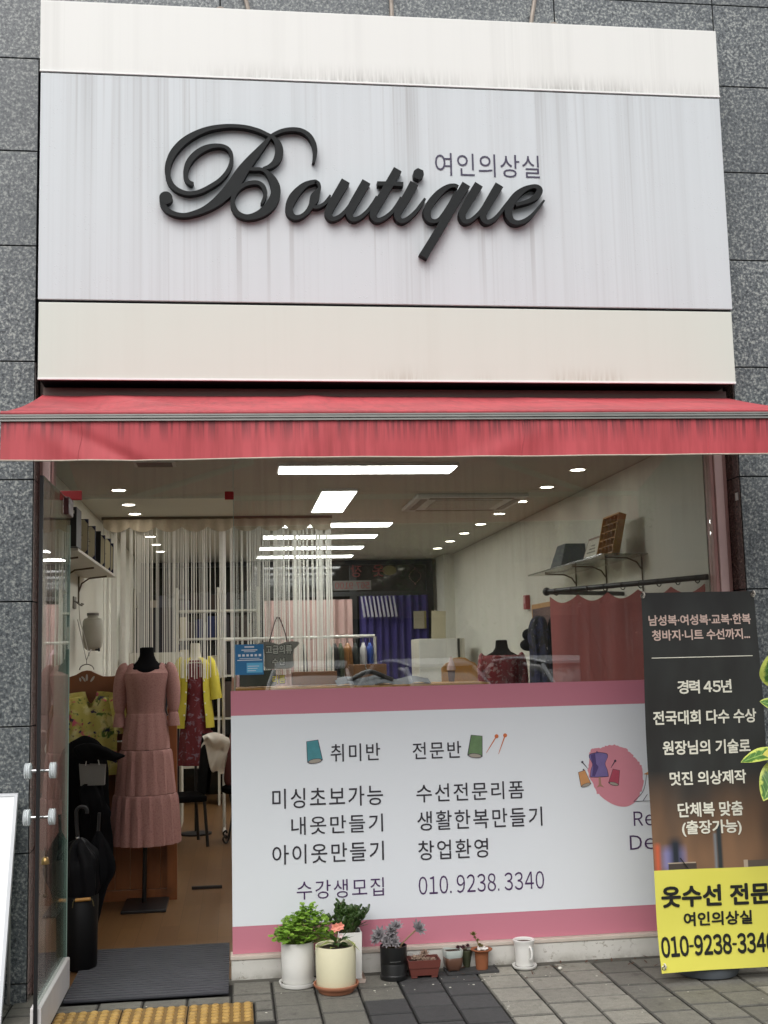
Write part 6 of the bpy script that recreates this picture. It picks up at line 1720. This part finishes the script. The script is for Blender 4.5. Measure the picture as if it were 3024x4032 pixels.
# ------------------------------------------------------------------ big variegated plant at the right edge
cx, cy = 2.60, -.86
RP = thing('rubber_plant', 'variegated rubber plant with broad green and yellow leaves at the right edge beside the banner', 'plant', (cx, cy, 0))
def varieg():
    t = NT('variegated leaf')
    at = t.n('Attribute', attribute_name='blade')
    s = t.n('SeparateColor'); t.l(at.outputs['Color'], s.inputs[0])
    n = t.noise(38, 4, .6)
    edge = t.math('ADD', s.outputs[0], t.mapr(n, .3, .7, -.22, .22))
    vein = t.math('ADD', t.math('MULTIPLY', s.outputs[0], 2.2), t.math('MULTIPLY', s.outputs[1], 9.0))
    w_ = t.math('SINE', t.math('MULTIPLY', vein, 4.2))
    inner = t.mix(t.ramp(w_, [(.80, 0.0), (1.0, .5)]), t.mix(n, S(44, 84, 34), S(92, 136, 62)), S(150, 186, 110))
    c = t.mix(t.ramp(edge, [(.60, 0.0), (.80, 1.0)]), inner, t.mix(n, S(176, 194, 76), S(206, 212, 116)))
    c = t.mix(t.ramp(s.outputs[0], [(.02, 1.0), (.06, 0.0)]), c, S(170, 196, 112))
    t.base(c); t.set(Roughness=.3)
    return t.m
VAR = varieg(); YLEAF = leafmat('young yellow leaf', S(214, 204, 84), S(232, 224, 128), .35, 20)
mb = MB(); mb.lathe([(.12, .001), (.15, .02), (.18, .30), (.19, .31), (.175, .30)], (cx + .1, cy, 0), 36); mb.build('pot', M('brown plastic pot', S(90, 62, 48), .5), RP, smooth=True)
mb = MB(); mb.lathe([(.17, .28), (.001, .29)], (cx + .1, cy, 0), 24, cap0=False); mb.build('soil', SOIL, RP)
stems = [[(cx + .1, cy, .29), (cx + .03, cy + .01, .7), (cx - .12, cy, 1.05), (cx - .14, cy - .01, 1.40), (cx - .12, cy, 1.62)], [(cx + .12, cy, .29), (cx - .02, cy - .02, .65), (cx - .16, cy - .03, .95), (cx - .26, cy - .05, 1.06)]]
mb = MB()
for st_ in stems: mb.tube(crom(st_, 6), .008, 7)
mb.build('stem', M('pale brown stem', S(140, 116, 84), .7), RP, smooth=True)
def bigleaf(base, d, up, L_, W_, mat, droop=.2, name='leaf'):
    base = Vector(base); d = Vector(d).normalized(); side = d.cross(Vector(up)).normalized(); up = side.cross(d).normalized()
    n, mN = 12, 6
    vs, uv, fs = [], [], []
    for k in range(n + 1):
        t = k / n
        hw = W_ * .5 * max(.02, (sin(pi * t ** .85)) ** .75)
        for j in range(-mN // 2, mN // 2 + 1):
            s_ = j / (mN / 2)
            vs.append(base + d * (L_ * t) - up * (droop * L_ * t * t) + side * (hw * s_) + up * (.10 * hw * abs(s_) + .012 * W_ * sin(t * 14) * abs(s_)))
            uv.append((abs(s_) if 0 < k < n else 1.0, t))
    W2 = mN + 1
    for k in range(n):
        for j in range(mN):
            fs.append((k * W2 + j, k * W2 + j + 1, (k + 1) * W2 + j + 1, (k + 1) * W2 + j))
    m = MB(); m.add(vs, fs)
    o = m.build(name, mat, RP, smooth=True)
    a = o.data.color_attributes.new('blade', 'FLOAT_COLOR', 'POINT')
    for i, (p, q) in enumerate(uv): a.data[i].color = (p, q, 0, 1)
    return o
LV = [((2.375, -.86, 1.33), (-.25, -.55, .9), (-.4, -1, .1), .17, .13, VAR), ((2.40, -.86, 1.24), (-.6, -.3, .25), (0, -1, .5), .12, .06, VAR),
      ((2.40, -.88, 1.06), (-1, -.12, -.06), (0, -.7, 1), .185, .075, VAR), ((2.42, -.95, 1.05), (-.75, -.35, .12), (0, -1, .6), .16, .07, YLEAF), ((2.40, -.90, 1.03), (-.6, -.25, -.85), (-.5, -1, .3), .19, .10, VAR),
      ((2.44, -.90, 1.20), (-.5, -.4, .35), (0, -1, .4), .15, .09, VAR), ((2.44, -.92, 1.14), (-.5, -.6, -.45), (-.2, -1, .4), .16, .10, VAR), ((2.50, -.9, 1.45), (.2, -.5, .8), (0, -1, .3), .18, .12, VAR), ((2.52, -.9, 1.30), (.7, -.5, .3), (0, -1, .5), .18, .12, VAR), ((2.55, -.85, .98), (.6, -.5, -.1), (0, -1, .6), .18, .12, VAR), ((2.50, -.85, .85), (-.2, -.7, -.4), (0, -1, .4), .15, .10, VAR)]
for i, a in enumerate(LV): bigleaf((a[0][0] + (.0, -.005, -.028, -.028, -.045, -.02)[min(i, 5)], a[0][1], a[0][2] - .005), *a[1:3], a[3] * 1.05, a[4] * 1.08, a[5])

# ================================================================== across the street (seen only as reflections in the glass)
CARW = M('white car paint', S(214, 216, 218), .2, var=(1, .02)); CARG = M('dark car glass', S(24, 28, 30), .05); TYRE = M('tyre rubber', S(24, 24, 24), .8); RIM = M('alloy rim', S(150, 152, 154), .3, .8); LAMP = M('clear headlamp', S(190, 196, 200), .1)
def car(x, y, label, rz=0):
    t = thing('parked_car', label, 'car', (x, y, -.08), rz, 'cars parked across the street')
    def loft(st, name, m, n=20):
        b = MB(); vs = []; 
        for (yy, hw, z0, z1, rnd_) in st:
            for j in range(n):
                a = 2 * pi * j / n
                k = 4.5 if rnd_ else 3
                cx_, cz_ = abs(cos(a)) ** (2 / k) * (1 if cos(a) >= 0 else -1), abs(sin(a)) ** (2 / k) * (1 if sin(a) >= 0 else -1)
                vs.append((hw * cx_, yy, (z0 + z1) / 2 + (z1 - z0) / 2 * cz_))
        fs = [(i * n + j, i * n + (j + 1) % n, (i + 1) * n + (j + 1) % n, (i + 1) * n + j) for i in range(len(st) - 1) for j in range(n)]
        fs += [tuple(range(n)), tuple(reversed(range((len(st) - 1) * n, len(st) * n)))]
        b.add(vs, fs); [setattr(p, 'z', p.z * 1.04) for p in b.v]; return b.build(name, m, t, smooth=True, local=True)
    loft([(2.22, .62, .35, .62, 1), (2.12, .80, .25, .74, 1), (1.7, .89, .22, .88, 1), (.9, .91, .22, .97, 1), (0, .92, .22, 1.0, 1), (-1.2, .91, .22, 1.02, 1), (-1.9, .86, .24, 1.0, 1), (-2.2, .72, .34, .86, 1)], 'body', CARW)
    loft([(1.08, .70, .90, .98, 1), (.40, .70, .92, 1.38, 1), (-.2, .69, .92, 1.46, 1), (-1.1, .68, .92, 1.44, 1), (-1.85, .62, .92, 1.06, 1)], 'window_band', CARG)
    loft([(.46, .60, 1.36, 1.405, 1), (0, .63, 1.42, 1.485, 1), (-.6, .63, 1.43, 1.50, 1), (-1.25, .60, 1.39, 1.45, 1)], 'roof', CARW)
    for sx in (-1, 1):
        b = MB(); b.tube([(sx * .73, 1.0, .98), (sx * .62, .42, 1.40)], .035, 8); b.tube([(sx * .71, -1.75, 1.02), (sx * .61, -1.2, 1.42)], .05, 8); b.build('pillar', CARW, t, local=True)
        b = MB(); b.obox((sx * .66, 2.10, .68), (.30, .14, .12)); b.build('headlight', LAMP, t, bevel=.03, local=True)
        b = MB(); b.ball((sx * 1.0, .72, 1.0), (.10, .06, .07), 10, 7); b.build('wing_mirror', CARW, t, smooth=True, local=True)
        for yy in (1.35, -1.35):
            b = MB(); b.tube([(sx * .72, yy, .32), (sx * .93, yy, .32)], .32, 24)
            w_ = b.build('wheel', TYRE, t, local=True)
            b = MB(); b.tube([(sx * .90, yy, .32), (sx * .94, yy, .32)], .20, 18); b.build('rim', RIM, w_, local=True)
    b = MB(); b.box(-.45, .45, 2.19, 2.235, .42, .56); b.build('grille', BLACK_M, t, local=True)
    return t
car(1.30, -14.6, 'white car parked across the street, leftmost of the three in the window reflection', .10)
car(3.35, -14.3, 'white car parked across the street, middle one of the three in the reflection', -.25)
car(5.75, -14.8, 'white car parked across the street, rightmost of the three in the reflection', -.35)
OB = thing('dark_backdrop_building', 'added dull brown brick building across the street, darkening the window reflections', 'building', (0, -24, 0))
mb = MB(); mb.box(-30, 34, -32, -24, -.2, 9.0); mb.build('wall', M('dull brown brick', S(98, 86, 74), .9, var=(3, .2)), OB)  # unseen block, added to darken what the shop glass mirrors
WD = M('dark shop glass', S(34, 40, 42), .1)
for k in range(14):
    for z0, z1 in ((.3, 2.5), (3.9, 5.4), (6.6, 8.0)):
        mb = MB(); mb.box(-28 + k * 4.4, -25 + k * 4.4, -24.03, -23.98, z0, z1); mb.build('window', WD, OB)
mb = MB(); mb.box(-30.1, 34.1, -32.1, -23.9, 9.0, 9.3); mb.build('roof', CONC, OB)
mb = MB(); mb.box(-60, 60, -24, -18.5, -.10, .02); tag(mb.build('far_pavement', CONC), kind='structure')
BARK = M('grey bark', S(88, 80, 70), .9, var=(14, .3)); LEAFG = leafmat('street tree leaf', S(48, 70, 34), S(84, 108, 54), .6, 2)
def tree(x, y, label, s):
    t = thing('street_tree', label, 'tree', (x, y, -.1), 0, 'street trees opposite the shop')
    b = MB(); b.tube([(0, 0, 0), (.05, .02, 1.4), (0, .05, 2.6 * s), (.1, 0, 4 * s)], [.13, .11, .09, .03], 10)
    for k in range(6):
        a = k * 1.05; b.tube([(0, 0, (1.8 + .25 * k) * s), (cos(a) * .7, sin(a) * .7, (2.6 + .3 * k) * s), (cos(a) * 1.3, sin(a) * 1.3, (3.1 + .3 * k) * s)], [.05, .035, .012], 6)
    b.build('trunk', BARK, t, local=True)
    b = MB(); r = random.Random(int(x * 10))
    cl_ = [(r.uniform(-1.2, 1.2), r.uniform(-1.2, 1.2), r.uniform(2.4, 4.8) * s, r.uniform(.4, .75)) for _ in range(16)]
    for (ax, ay, az, ar) in cl_:
        for _ in range(75):
            d = Vector((r.gauss(0, 1), r.gauss(0, 1), r.gauss(0, 1))).normalized() * ar * r.uniform(.5, 1)
            leaf(b, Vector((ax, ay, az)) + d, (r.uniform(-1, 1), r.uniform(-1, 1), r.uniform(-.6, .3)), (0, 0, 1), .16, .10, .1, .2, 2)
    b.build('crown', LEAFG, t, local=True)
tree(4.6, -19.3, 'slim street tree opposite the shop, left of the taller one', 1.0)
tree(8.2, -19.6, 'taller street tree opposite the shop, on the right in the reflection', 1.25)
tree(-1.5, -19.4, 'street tree opposite the shop doorway', 1.1)

mb = MB(); mb.box(2.5700, 2.5712, -.155, -.122, 2.262, 2.302)
tag(mb.build('sticker', M('white sticker', S(214, 214, 214), .5)), 'small white sticker on the dark stone reveal at the right', 'sticker')
